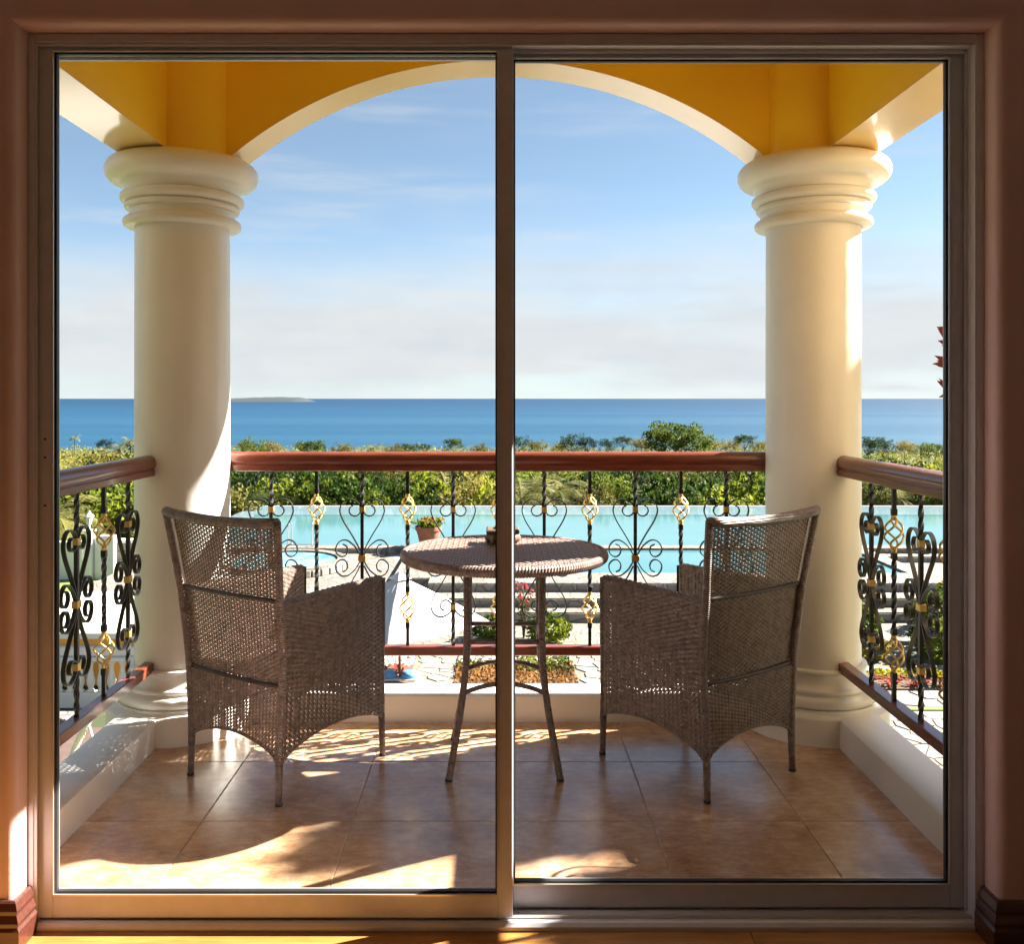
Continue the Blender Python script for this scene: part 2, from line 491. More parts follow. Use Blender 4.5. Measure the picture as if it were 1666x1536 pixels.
class MB:
    def __init__(self):
        self.v, self.f, self.sm = [], [], []

    def add(self, verts, faces, smooth=False):
        o = len(self.v)
        self.v += [tuple(p) for p in verts]
        self.f += [tuple(i + o for i in f) for f in faces]
        self.sm += [smooth] * len(faces)

    def box(self, x0, x1, y0, y1, z0, z1):
        self.add([(x0, y0, z0), (x1, y0, z0), (x1, y1, z0), (x0, y1, z0), (x0, y0, z1), (x1, y0, z1), (x1, y1, z1), (x0, y1, z1)],
                 [(0, 3, 2, 1), (4, 5, 6, 7), (0, 1, 5, 4), (1, 2, 6, 5), (2, 3, 7, 6), (3, 0, 4, 7)])

    def bbox(self, x0, x1, y0, y1, z0, z1, b):
        """box with bevelled edges"""
        xs, ys, zs = (x0, x1), (y0, y1), (z0, z1)
        vs, idx = [], {}
        for i in (0, 1):
            for j in (0, 1):
                for k in (0, 1):
                    sx, sy, sz = (1 if i == 0 else -1), (1 if j == 0 else -1), (1 if k == 0 else -1)
                    for a in range(3):
                        p = [xs[i] + sx * b, ys[j] + sy * b, zs[k] + sz * b]
                        p[a] = (xs[i], ys[j], zs[k])[a]
                        idx[(i, j, k, a)] = len(vs)
                        vs.append(tuple(p))
        fs = []
        g = lambda i, j, k, a: idx[(i, j, k, a)]
        for i in (0, 1):
            q = [g(i, 0, 0, 0), g(i, 1, 0, 0), g(i, 1, 1, 0), g(i, 0, 1, 0)]
            fs.append(tuple(q if i else q[::-1]))
            q = [g(0, i, 0, 1), g(0, i, 1, 1), g(1, i, 1, 1), g(1, i, 0, 1)]
            fs.append(tuple(q if i else q[::-1]))
            q = [g(0, 0, i, 2), g(1, 0, i, 2), g(1, 1, i, 2), g(0, 1, i, 2)]
            fs.append(tuple(q if i else q[::-1]))
        for i in (0, 1):
            for j in (0, 1):
                fs.append((g(i, j, 0, 0), g(i, j, 1, 0), g(i, j, 1, 1), g(i, j, 0, 1)))
                fs.append((g(i, 0, j, 0), g(i, 1, j, 0), g(i, 1, j, 2), g(i, 0, j, 2)))
                fs.append((g(0, i, j, 1), g(1, i, j, 1), g(1, i, j, 2), g(0, i, j, 2)))
                for k in (0, 1):
                    fs.append((g(i, j, k, 0), g(i, j, k, 1), g(i, j, k, 2)))
        self.add(vs, fs)

    def tube(self, pts, r, n=8, cap=True, smooth=True):
        pts = [Vector(p) for p in pts]
        rs = r if hasattr(r, '__len__') else [r] * len(pts)
        t0 = (pts[1] - pts[0]).normalized()
        up = Vector((0, 0, 1)) if abs(t0.z) < 0.9 else Vector((1, 0, 0))
        a = t0.cross(up).normalized()
        verts = []
        for i, p in enumerate(pts):
            t = (pts[min(i + 1, len(pts) - 1)] - pts[max(i - 1, 0)]).normalized()
            a = (a - t * a.dot(t)).normalized()
            b = t.cross(a)
            for k in range(n):
                th = 2 * PI * k / n
                verts.append(p + (a * math.cos(th) + b * math.sin(th)) * rs[i])
        faces = []
        for i in range(len(pts) - 1):
            for k in range(n):
                faces.append((i * n + k, i * n + (k + 1) % n, (i + 1) * n + (k + 1) % n, (i + 1) * n + k))
        self.add(verts, faces, smooth)
        if cap:
            o = len(self.v) - len(verts)
            self.f += [tuple(o + k for k in range(n))[::-1], tuple(o + (len(pts) - 1) * n + k for k in range(n))]
            self.sm += [False, False]

    def lathe(self, prof, n=48, c=(0, 0), smooth=True, a0=0.0, a1=2 * PI):
        full = abs(a1 - a0 - 2 * PI) < 1e-6
        m = n if full else n + 1
        verts = []
        for r, z in prof:
            for k in range(m):
                th = a0 + (a1 - a0) * k / n
                verts.append((c[0] + r * math.cos(th), c[1] + r * math.sin(th), z))
        faces = []
        for i in range(len(prof) - 1):
            for k in range(n):
                k2 = (k + 1) % m
                faces.append((i * m + k, i * m + k2, (i + 1) * m + k2, (i + 1) * m + k))
        self.add(verts, faces, smooth)

    def prism(self, poly, axis, a, b):
        """extrude a 2-D polygon along 'x', 'y' or 'z' from a to b"""
        def P(p, t):
            return {'x': (t, p[0], p[1]), 'y': (p[0], t, p[1]), 'z': (p[0], p[1], t)}[axis]
        n = len(poly)
        self.add([P(p, a) for p in poly] + [P(p, b) for p in poly],
                 [tuple(range(n))[::-1], tuple(range(n, 2 * n))] + [(i, (i + 1) % n, n + (i + 1) % n, n + i) for i in range(n)])

    def arr(self, verts, faces, smooth=False):
        self.add(verts.tolist(), faces.tolist(), smooth)

    def mesh(self, name):
        me = bpy.data.meshes.new(name)
        me.from_pydata(self.v, [], self.f)
        me.polygons.foreach_set('use_smooth', self.sm)
        me.update()
        return me

    def build(self, name, mat, parent=None, loc=(0, 0, 0), rz=0.0, sharp=None):
        me = self.mesh(name)
        me.materials.append(mat)
        o = put(name, me, parent, loc, rz)
        if sharp:
            me.set_sharp_from_angle(angle=math.radians(sharp))
        return o


def put(name, me, parent=None, loc=(0, 0, 0), rz=0.0):
    o = bpy.data.objects.new(name, me)
    COL.objects.link(o)
    o.location = loc
    o.rotation_euler = (0, 0, rz)
    if parent is not None:
        o.parent = parent
    return o


def thing(name, label, cat, loc=(0, 0, 0), rz=0.0, group=None):
    o = bpy.data.objects.new(name, None)
    COL.objects.link(o)
    o.empty_display_size = 0.2
    o.location = loc
    o.rotation_euler = (0, 0, rz)
    return tag(o, label, cat, group)


def tag(o, label, cat, group=None):
    o['label'] = label
    o['category'] = cat
    if group:
        o['group'] = group
    return o


def struct(o):
    o['kind'] = 'structure'
    return o


def stuff(o):
    o['kind'] = 'stuff'
    return o


def kids(o):
    return [c for c in COL.objects if c.parent == o]


def copy_tree(o, parent=None, cache=None):
    c = o.copy()
    COL.objects.link(c)
    c.parent = parent
    for ch in list(o.children):
        copy_tree(ch, c)
    return c


def smooth_path(pts, per=5):
    out = []
    P = [Vector(p) for p in pts]
    for i in range(len(P) - 1):
        p0, p1, p2, p3 = P[max(i - 1, 0)], P[i], P[i + 1], P[min(i + 2, len(P) - 1)]
        for k in range(per):
            t = k / per
            out.append(0.5 * ((2 * p1) + (p2 - p0) * t + (2 * p0 - 5 * p1 + 4 * p2 - p3) * t * t + (3 * p1 - p0 - 3 * p2 + p3) * t ** 3))
    out.append(P[-1])
    return out


def leaves(centers, nrm_up, L, Wd, bend=0.2, r=None):
    """N leaf-sized rhombi (two triangles folded along the midrib) at CENTERS"""
    r = r or rng
    n = len(centers)
    d = r.normal(size=(n, 3))
    d /= np.linalg.norm(d, axis=1)[:, None]
    nn = r.normal(size=(n, 3)) + np.array([0, 0, nrm_up])
    s = np.cross(d, nn)
    s /= np.linalg.norm(s, axis=1)[:, None] + 1e-9
    up = np.cross(s, d)
    Ls = (L * r.uniform(0.65, 1.25, n))[:, None]
    Ws = (Wd * r.uniform(0.7, 1.2, n))[:, None]
    c = np.asarray(centers)
    a = c - d * Ls * 0.5
    b = c + d * Ls * 0.5 - up * Ls * bend * 0.5
    l = c + s * Ws * 0.5 + up * Ws * 0.12
    q = c - s * Ws * 0.5 + up * Ws * 0.12
    v = np.stack([a, q, b, l], 1).reshape(-1, 3)
    i = np.arange(n)[:, None] * 4
    f = np.concatenate([i + np.array([0, 1, 2]), i + np.array([0, 2, 3])], 0)
    return v, f


def np_mesh(name, v, f):
    me = bpy.data.meshes.new(name)
    k = f.shape[1]
    me.vertices.add(len(v))
    me.vertices.foreach_set('co', np.asarray(v, dtype=np.float32).ravel())
    me.loops.add(f.size)
    me.loops.foreach_set('vertex_index', f.astype(np.int32).ravel())
    me.polygons.add(len(f))
    me.polygons.foreach_set('loop_start', np.arange(0, f.size, k, dtype=np.int32))
    me.update(calc_edges=True)
    return me


# ================================================================== THE ROOM
FLOOR_IN = 0.0
XL, XR, ZT = -1.121, 1.160, 2.143      # wall opening
YW = 2.14                             # inner wall face

# inner wall with a rounded reveal round the opening
mb = MB()
prof = [(0.0, 2.336), (0.0, 2.162)]
for k in range(1, 6):
    a = k / 6 * PI / 2
    prof.append((0.022 * (1 - math.cos(a)), 2.162 - 0.022 * math.sin(a)))
prof += [(0.022, YW), (1.4, YW)]
vs, fs = [], []
for o, y in prof:
    oz = min(o, 0.46)
    vs += [(XL - o, y, -0.02), (XL - o, y, ZT + oz), (XR + o, y, ZT + oz), (XR + o, y, -0.02)]
for i in range(len(prof) - 1):
    for k in range(3):
        fs.append((i * 4 + k, i * 4 + k + 1, i * 4 + 5 + k, i * 4 + 4 + k))
mb.add(vs, fs, True)
mb.box(XL - 1.4, XL, 2.24, 2.336, -0.02, ZT)
mb.box(XR, XR + 1.4, 2.24, 2.336, -0.02, ZT)
mb.box(XL - 1.4, XR + 1.4, 2.24, 2.336, ZT, ZT + 0.46)
w = mb.build('room_wall', M['interior_paint'], sharp=40)
tag(w, 'dim brown plastered room wall framing the sliding door opening', 'wall')

mb = MB(); mb.box(-2.6, -2.45, -1.6, 2.14, -0.02, 2.62)
tag(mb.build('room_wall', M['room_cream']), 'side wall of the dim room on the side of the left armchair', 'wall')
mb = MB(); mb.box(2.45, 2.6, -1.6, 2.14, -0.02, 2.62)
tag(mb.build('room_wall', M['room_cream']), 'side wall of the dim room on the side of the right armchair', 'wall')
mb = MB(); mb.box(-2.6, 2.6, -1.75, -1.6, -0.02, 2.62)
tag(mb.build('room_wall', M['room_cream']), 'back wall of the dim room facing the glass door', 'wall')
mb = MB(); mb.box(-2.6, 2.6, -1.75, 2.336, 2.604, 2.75)
struct(mb.build('ceiling', M['ceiling_paint']))

rf = MB(); rf.box(-2.6, 2.6, -1.75, 2.33, -0.12, -0.012)
room_floor = struct(rf.build('room_floor', M['soil']))
pm = {}
y = 2.203
k = 0
while y > -0.6:
    xs = [-2.45, -1.5 + 0.9 * ((k * 37) % 7) / 7, 0.6 + 0.8 * ((k * 53) % 5) / 5, 2.45]
    for a, b in zip(xs[:-1], xs[1:]):
        mb = MB(); mb.bbox(-(b - a) / 2 + 0.0008, (b - a) / 2 - 0.0008, -0.0592, 0.0592, -0.012, 0.0, 0.0015)
        mb.build('plank', M['plank'], room_floor, ((a + b) / 2, y - 0.06, 0))
    y -= 0.12
    k += 1
mb = MB(); mb.box(-2.45, 2.45, -1.6, y, -0.012, -0.001)
mb.build('plank', M['plank'], room_floor)


def baseboard(side):
    """moulded skirting along the inner wall, returning into the reveal"""
    p = [(0, 0), (0.024, 0), (0.024, 0.045), (0.019, 0.052), (0.021, 0.062), (0.014, 0.078), (0.016, 0.088), (0.010, 0.104), (0.006, 0.108), (0, 0.108)]
    mb = MB()
    vs, fs = [], []
    n = len(p)
    X0 = XL if side < 0 else XR
    for t, z in p:
        o = -side * t
        vs += [(side * 2.44, YW - t, z), (X0 + o, YW - t, z), (X0 + o, 2.203, z)]
    for i in range(n - 1):
        for k in range(2):
            fs.append((i * 3 + k, i * 3 + k + 1, i * 3 + 4 + k, i * 3 + 3 + k))
    fs.append(tuple(i * 3 + 2 for i in range(n)))
    mb.add(vs, fs)
    return mb.build('baseboard', M['dark_wood'])


tag(baseboard(-1), 'dark moulded wooden baseboard beside the sunlit side of the door opening', 'baseboard')
tag(baseboard(1), 'dark moulded wooden baseboard in deep shade beside the door, on the right armchair side', 'baseboard')

# ------------------------------------------------------------------ sliding door
door = thing('sliding_door', 'two-panel sliding glass door in a bronze grey aluminium frame', 'sliding door', (0, 2.25, 0))


def dpart(mb, name, mat, parent=door):
    o = mb.build(name, mat)
    o.parent = parent
    o.matrix_parent_inverse = Matrix.Translation((0, -2.25, 0)) if parent is door else Matrix.Identity(4)
    return o


def rect_frame(mb, x0, x1, z0, z1, y0, y1, l, r, b, t, bev=0.002):
    mb.bbox(x0, x0 + l, y0, y1, z0, z1, bev)
    mb.bbox(x1 - r, x1, y0, y1, z0, z1, bev)
    mb.bbox(x0 + l, x1 - r, y0 + 0.0006, y1 - 0.0006, z0, z0 + b, bev)
    mb.bbox(x0 + l, x1 - r, y0 + 0.0006, y1 - 0.0006, z1 - t, z1, bev)


for x0, x1, nm in ((XL + 0.0005, XL + 0.014, 'jamb'), (XR - 0.014, XR - 0.0005, 'jamb')):
    mb = MB(); mb.bbox(x0, x1, 2.204, 2.335, 0.0, ZT - 0.002, 0.0015)
    j = dpart(mb, nm, M['aluminium'])
    s = 1 if x0 < 0 else -1
    xi = x1 if s > 0 else x0
    for yy in (2.206, 2.2535, 2.301):
        mb = MB(); mb.box(min(xi, xi + s * 0.007), max(xi, xi + s * 0.007), yy, yy + 0.004, 0.02, ZT - 0.02)
        o = mb.build('jamb_lip', M['aluminium']); o.parent = j
mb = MB(); mb.bbox(XL + 0.0145, XR - 0.0145, 2.205, 2.334, ZT - 0.022, ZT - 0.002, 0.0015)
hd = dpart(mb, 'header', M['aluminium'])
for yy in (2.207, 2.2535, 2.301):
    mb = MB(); mb.box(XL + 0.016, XR - 0.016, yy, yy + 0.004, ZT - 0.030, ZT - 0.0225)
    o = mb.build('header_lip', M['aluminium']); o.parent = hd
mb = MB()
mb.prism([(2.199, 0.0), (2.199, 0.010), (2.206, 0.017), (2.214, 0.018), (2.217, 0.012), (2.335, 0.012), (2.335, 0.0)], 'x', XL + 0.0148, XR - 0.0148)
tr = dpart(mb, 'track', M['aluminium'])
for yy in (2.235, 2.282):
    mb = MB(); mb.box(XL + 0.016, XR - 0.016, yy - 0.003, yy + 0.003, 0.0125, 0.019)
    o = mb.build('track_rib', M['bright_edge']); o.parent = tr


def panel(x0, x1, yc, l, r):
    z0, z1 = 0.0195, ZT - 0.023
    zb, zt_ = 0.0750, 2.1055
    mb = MB()
    rect_frame(mb, x0, x1, z0, z1, yc - 0.015, yc + 0.015, l, r, zb - z0, z1 - zt_)
    p = dpart(mb, 'door_panel', M['aluminium'])
    gx0, gx1 = x0 + l, x1 - r
    mb = MB()      # raised bright bead round the glass, then the dark gasket
    for yy in (yc - 0.0165, yc + 0.0125):
        t = 0.0022
        mb.box(gx0 - 0.002, gx0 + t, yy, yy + 0.004, zb - 0.002, zt_ + 0.002)
        mb.box(gx1 - t, gx1 + 0.002, yy, yy + 0.004, zb - 0.002, zt_ + 0.002)
        mb.box(gx0 + t, gx1 - t, yy + 0.0004, yy + 0.0036, zb - 0.002, zb + t)
        mb.box(gx0 + t, gx1 - t, yy + 0.0004, yy + 0.0036, zt_ - t, zt_ + 0.002)
    o = mb.build('glazing_bead', M['bright_edge']); o.parent = p
    mb = MB(); t = 0.006
    for a, b, c, d in ((gx0 + 0.0004, gx0 + t, zb, zt_), (gx1 - t, gx1 - 0.0004, zb, zt_), (gx0 + t, gx1 - t, zb, zb + t), (gx0 + t, gx1 - t, zt_ - t, zt_)):
        mb.box(a, b, yc - 0.006, yc + 0.006, c + 0.0004, d - 0.0004)
    o = mb.build('gasket', M['gasket']); o.parent = p
    mb = MB()
    mb.add([(gx0 + 0.001, yc, zb + 0.001), (gx1 - 0.001, yc, zb + 0.001), (gx1 - 0.001, yc, zt_ - 0.001), (gx0 + 0.001, yc, zt_ - 0.001)], [(0, 1, 2, 3)])
    o = mb.build('glass_pane', M['glass']); o.parent = p
    return p


lp = panel(XL + 0.0155, 0.036, 2.235, 0.036, 0.036)
for zz in (1.172, 1.128, 1.012):
    mb = MB(); mb.lathe([(0.0001, 0.0), (0.0028, 0.0), (0.0028, 0.0012), (0.0001, 0.0012)], 10)
    o = mb.build('screw', M['gasket'], lp, (XL + 0.034, 2.2199, zz)); o.rotation_euler = (PI / 2, 0, 0)
panel(0.001, XR - 0.0155, 2.282, 0.036, 0.036)

# ================================================================== THE HOUSE OUTSIDE
house = thing('house_wall', 'cream outer wall of the house behind the balcony', 'wall', (0, 2.4, 0))
for a in ((-6, XL - 0.1, -5.6, 3.4), (XR + 0.1, 6, -5.6, 3.4), (XL - 0.1, XR + 0.1, ZT + 0.14, 3.4), (XL - 0.1, XR + 0.1, -5.6, -0.23)):
    mb = MB(); mb.box(a[0] + 0.001, a[1] - 0.001, 2.338, 2.43, a[2], a[3])
    o = mb.build('wall_panel', M['exterior_wall']); o.parent = house
    o.matrix_parent_inverse = Matrix.Translation((0, -2.4, 0))

# balcony floor: slab and tiles
mb = MB(); mb.box(-1.42, 1.42, 2.337, 3.79, -0.22, -0.0125)
mb.box(-1.24, 1.24, 2.3375, 3.66, -0.0124, -0.0022)
bf = struct(mb.build('balcony_floor', M['grout']))
TX = [-1.337, -0.887, -0.437, 0.012, 0.462, 0.912, 1.362]
TY = [2.336, 2.775, 3.228, 3.66]
for i in range(6):
    for j in range(3):
        x0, x1, y0, y1 = TX[i], TX[i + 1], TY[j], TY[j + 1]
        hx, hy = (x1 - x0) / 2 - 0.0016, (y1 - y0) / 2 - 0.0016
        mb = MB(); mb.bbox(-hx, hx, -hy, hy, -0.0119, 0.0, 0.0010)
        mb.build('tile', M['tile'], bf, ((x0 + x1) / 2, (y0 + y1) / 2, rng.uniform(-0.0004, 0.0)))

# low kerbs the railings stand on
CZ = 0.105


def kerb(poly, axis, a, b, label):
    mb = MB(); mb.prism(poly, axis, a, b)
    return tag(mb.build('balcony_curb', M['white_plaster'], sharp=30), label, 'curb', 'white curbs round the balcony floor')


def kprof(c0, c1):
    r = 0.014
    return [(c0, -0.2), (c1, -0.2), (c1, CZ - r), (c1 - r * 0.3, CZ - r * 0.3), (c1 - r, CZ), (c0 + r, CZ), (c0 + r * 0.3, CZ - r * 0.3), (c0, CZ - r)]


kerb(kprof(3.62, 3.785), 'x', -1.15, 1.15, 'white plastered curb under the front railing behind the table')
kerb(kprof(-1.405, -1.238), 'y', 2.432, 3.55, 'white plastered curb beneath the left railing, dotted with sunlight')
kerb(kprof(1.238, 1.405), 'y', 2.432, 3.55, 'white plastered curb beneath the right railing')

# columns
COLX, COLY = 1.236, 3.628


def column(sx, label):
    t = thing('column', label, 'column', (sx * COLX, COLY, 0), 0, 'white columns of the balcony')
    t.scale = (0.957, 0.957, 1)
    base = [(0.292, -0.2), (0.292, 0.096), (0.286, 0.103), (0.262, 0.106), (0.250, 0.110), (0.248, 0.118)]
    for k in range(9):
        a = -PI / 2 + PI * k / 8
        base.append((0.232 + 0.022 * math.cos(a), 0.140 + 0.022 * math.sin(a)))
    base += [(0.226, 0.163), (0.226, 0.167)]
    for k in range(7):
        a = -PI / 2 + PI * k / 6
        base.append((0.222 + 0.010 * math.cos(a), 0.178 + 0.010 * math.sin(a)))
    base += [(0.214, 0.190), (0.206, 0.205), (0.202, 0.225), (0.204, 0.236)]
    for k in range(5):
        a = -PI / 2 + PI * k / 4
        base.append((0.202 + 0.007 * math.cos(a), 0.245 + 0.008 * math.sin(a)))
    base += [(0.1875, 0.2535)]
    mb = MB(); mb.lathe(base, 64); mb.build('base', M['white_plaster'], t, sharp=50)
    sh = [(0.1865, 0.2525), (0.1872, 0.5), (0.1870, 1.0), (0.1865, 1.5), (0.1858, 1.93)]
    mb = MB(); mb.lathe(sh, 64); mb.build('shaft', M['white_plaster'], t)
    cp = [(0.186, 1.930)]
    for k in range(9):
        a = -PI / 2 + PI * k / 8
        cp.append((0.212 + 0.020 * math.cos(a), 1.950 + 0.019 * math.sin(a)))
    cp += [(0.208, 1.970), (0.207, 1.998)]
    for k in range(7):
        a = -PI / 2 + PI * k / 6
        cp.append((0.214 + 0.012 * math.cos(a), 2.011 + 0.012 * math.sin(a)))
    cp += [(0.220, 2.024)]
    for k in range(8):
        a = -PI / 2 + PI * k / 7
        cp.append((0.223 + 0.021 * math.cos(a), 2.044 + 0.019 * math.sin(a)))
    cp += [(0.227, 2.064), (0.228, 2.072), (0.232, 2.088), (0.243, 2.096)]
    for k in range(12):
        a = -PI / 2 + 0.15 + (PI - 0.15) * k / 11
        cp.append((0.246 + 0.055 * math.cos(a), 2.146 + 0.049 * math.sin(a)))
    cp += [(0.21, 2.196), (0.0, 2.197)]
    mb = MB(); mb.lathe(cp, 72); mb.build('capital', M['white_plaster'], t, sharp=50)
    return t


column(-1, 'round white column behind the left wicker armchair')
column(1, 'round white column behind the right wicker armchair, sunlit down its outer edge')

# beams, arch and roof
canopy = thing('balcony_canopy', 'yellow arched balcony canopy with cream soffits resting on the white columns', 'canopy', (0, 3.0, 2.2))


def cpart(mb, name, mat, sharp=40):
    o = mb.build(name, mat, sharp=sharp)
    o.parent = canopy
    o.matrix_parent_inverse = Matrix.Translation((0, -3.0, -2.2))
    return o


HA, RA, ZS = 1.036, 0.378, 2.193       # half span, rise, springing
RAD = (HA * HA + RA * RA) / (2 * RA)
ZC = ZS + RA - RAD
arc = []
th = math.asin(HA / RAD)
for k in range(49):
    a = -th + 2 * th * k / 48
    arc.append((RAD * math.sin(a), ZC + RAD * math.cos(a)))
YB0, YB1, ZB = 3.555, 3.74, 3.03
mb = MB()
for yy, rev in ((YB0, False), (YB1, True)):
    vs = [(x, yy, z + 0.002) for x, z in arc] + [(x, yy, ZB) for x, z in arc]
    n = len(arc)
    fs = [(k, k + 1, n + k + 1, n + k) if not rev else (k, n + k, n + k + 1, k + 1) for k in range(n - 1)]
    mb.add(vs, fs)
mb.box(-1.44, -HA, YB0, YB1, ZS + 0.004, ZB)
mb.box(HA, 1.44, YB0, YB1, ZS + 0.004, ZB)
cpart(mb, 'arch_beam', M['yellow_plaster'])
mb = MB()
vs, fs = [], []
for x, z in arc:
    vs += [(x, YB0 - 0.002, z), (x, YB1 + 0.002, z), (x, YB1 + 0.002, z + 0.004), (x, YB0 - 0.002, z + 0.004)]
for k in range(len(arc) - 1):
    for q in range(4):
        fs.append((k * 4 + q, k * 4 + (q + 1) % 4, k * 4 + 4 + (q + 1) % 4, k * 4 + 4 + q))
mb.add(vs, fs, True)
cpart(mb, 'arch_soffit', M['cream_plaster'])
for s in (-1, 1):
    mb = MB(); mb.box(min(s * 1.227, s * 1.427), max(s * 1.227, s * 1.427), 2.431, YB0 - 0.001, ZS + 0.010, ZB)
    cpart(mb, 'side_beam', M['yellow_plaster'])
    mb = MB(); mb.box(min(s * 1.225, s * 1.429), max(s * 1.225, s * 1.429), 2.432, YB0 - 0.003, ZS + 0.003, ZS + 0.009)
    cpart(mb, 'beam_soffit', M['cream_plaster'])
    mb = MB(); mb.lathe([(0.205, 2.196), (0.205, ZB)], 48, (s * COLX, COLY))
    cpart(mb, 'pilaster', M['yellow_plaster'])
mb = MB(); mb.box(-1.226, 1.226, 2.432, YB0 - 0.001, 2.80, 2.84)
cpart(mb, 'ceiling', M['yellow_plaster'])
mb = MB(); mb.box(-2.1, 2.1, 2.432, 4.555, 3.032, 3.20)
cpart(mb, 'roof_slab', M['cream_plaster'])

# ================================================================== RAILINGS
ZR0 = 0.630            # height of the middle collars
PXM = 3.7 / 1504 / 3.471


def rail_profile():
    w, h = 0.036, 0.077
    z0 = 0.979
    half = [(0.022, 0), (0.026, 0.004), (0.026, 0.022), (0.022, 0.027), (0.024, 0.031), (0.029, 0.036), (0.031, 0.046), (0.029, 0.058), (0.024, 0.067), (0.015, 0.074), (0.005, 0.077)]
    pts = [(x, z0 + z) for x, z in half] + [(-x, z0 + z) for x, z in half[::-1]]
    return pts


def twisted(z0, z1, half=0.0062, turn=40.0):
    n = max(2, int((z1 - z0) / 0.006))
    vs, fs = [], []
    for i in range(n + 1):
        z = z0 + (z1 - z0) * i / n
        a = turn * (z - z0) if turn else 0
        for k in range(4):
            t = a + PI / 4 + k * PI / 2
            vs.append((half * 1.414 * math.cos(t), half * 1.414 * math.sin(t), z))
        if i:
            for k in range(4):
                fs.append(((i - 1) * 4 + k, (i - 1) * 4 + (k + 1) % 4, i * 4 + (k + 1) % 4, i * 4 + k))
    return vs, fs


def strip_mesh(path, name, wd=0.0135, tk=0.0042):
    """flat iron strip bent along PATH in the x-z plane"""
    pts = smooth_path([Vector((x, 0, z)) for x, z in path], 5)
    vs, fs = [], []
    for i, p in enumerate(pts):
        t = (pts[min(i + 1, len(pts) - 1)] - pts[max(i - 1, 0)]).normalized()
        nrm = Vector((-t.z, 0, t.x))
        for sy, sn in ((-1, -1), (1, -1), (1, 1), (-1, 1)):
            vs.append(p + nrm * (sn * tk / 2) + Vector((0, sy * wd / 2, 0)))
        if i:
            for k in range(4):
                fs.append(((i - 1) * 4 + k, (i - 1) * 4 + (k + 1) % 4, i * 4 + (k + 1) % 4, i * 4 + k))
    fs += [(3, 2, 1, 0), tuple(len(vs) - 4 + k for k in range(4))]
    mb = MB(); mb.add(vs, fs)
    me = mb.mesh(name)
    me.materials.append(M['iron'])
    return me


heart = [(12, 45), (30, 82), (60, 135), (103, 205), (122, 250), (125, 275), (116, 306), (94, 327), (66, 333), (36, 322), (13, 298), (7, 275), (16, 250), (38, 238), (60, 244), (73, 265), (66, 288), (50, 297)]
cscr = [(12, 18), (24, 40), (45, 70), (85, 100), (122, 97), (146, 66), (146, 32), (122, 10), (97, 13), (82, 38), (88, 66), (110, 78)]
SC = {}
for nm, pth in (('heart', heart), ('c', cscr)):
    for sx in (-1, 1):
        for sz in (-1, 1):
            SC[(nm, sx, sz)] = strip_mesh([(sx * x * PXM, sz * z * PXM) for x, z in pth], 'scroll')


def box_mesh(name, hx, hy, hz, mat, bev=0.001):
    mb = MB(); mb.bbox(-hx, hx, -hy, hy, -hz, hz, bev)
    me = mb.mesh(name); me.materials.append(mat)
    return me


COLLAR = box_mesh('collar', 0.0105, 0.0095, 0.011, M['gold'])
COLLAR_MID = box_mesh('collar', 0.0150, 0.0100, 0.0115, M['gold'])
KNUCKLE = box_mesh('knuckle', 0.0085, 0.0085, 0.011, M['iron'])
BZ = 0.280 - ZR0
TZ = 0.982 - ZR0
mb = MB()
v1, f1 = twisted(BZ, -0.20); mb.add(v1, f1)
v1, f1 = twisted(-0.20, 0.20, turn=0); mb.add(v1, f1)
v1, f1 = twisted(0.20, TZ); mb.add(v1, f1)
BAR_S = mb.mesh('scroll_baluster'); BAR_S.materials.append(M['iron'])
mb = MB(); v1, f1 = twisted(-0.125, 0.125, turn=45); mb.add(v1, f1)
BAR_B = mb.mesh('basket_baluster'); BAR_B.materials.append(M['iron'])
mb = MB(); v1, f1 = twisted(0.262, TZ, turn=0); mb.add(v1, f1)
BAR_U = mb.mesh('upper_bar'); BAR_U.materials.append(M['iron'])
mb = MB(); v1, f1 = twisted(BZ, -0.262, turn=0); mb.add(v1, f1)
BAR_L = mb.mesh('lower_bar'); BAR_L.materials.append(M['iron'])


def basket_mesh(zc):
    mb = MB()
    for k in range(4):
        pts = []
        for i in range(17):
            t = i / 16
            r = 0.005 + 0.0265 * math.sin(PI * t) ** 0.85
            a = k * PI / 2 + t * PI * 1.15
            pts.append((r * math.cos(a), r * math.sin(a), zc + (t - 0.5) * 0.098))
        mb.tube(pts, 0.0037, 6)
    for s in (-1, 1):
        mb.lathe([(0.0001, zc + s * 0.042), (0.011, zc + s * 0.045), (0.0085, zc + s * 0.056), (0.0085, zc + s * 0.066), (0.0001, zc + s * 0.067)], 10)
    me = mb.mesh('basket'); me.materials.append(M['gold'])
    return me


BASK = {1: basket_mesh(0.198), -1: basket_mesh(-0.196)}


def scroll_baluster(root, loc, rz):
    b = put('scroll_baluster', BAR_S, root, loc, rz)
    for me in SC.values():
        put('scroll', me, b)
    put('collar', COLLAR, b, (0, 0, 275 * PXM))
    put('collar', COLLAR, b, (0, 0, -275 * PXM))
    put('collar', COLLAR_MID, b)


def basket_baluster(root, loc, rz):
    b = put('basket_baluster', BAR_B, root, loc, rz)
    put('upper_bar', BAR_U, b)
    put('lower_bar', BAR_L, b)
    for s in (1, -1):
        put('basket', BASK[s], b)
        put('knuckle', KNUCKLE, b, (0, 0, s * 0.124))
        put('knuckle', KNUCKLE, b, (0, 0, s * 0.268))


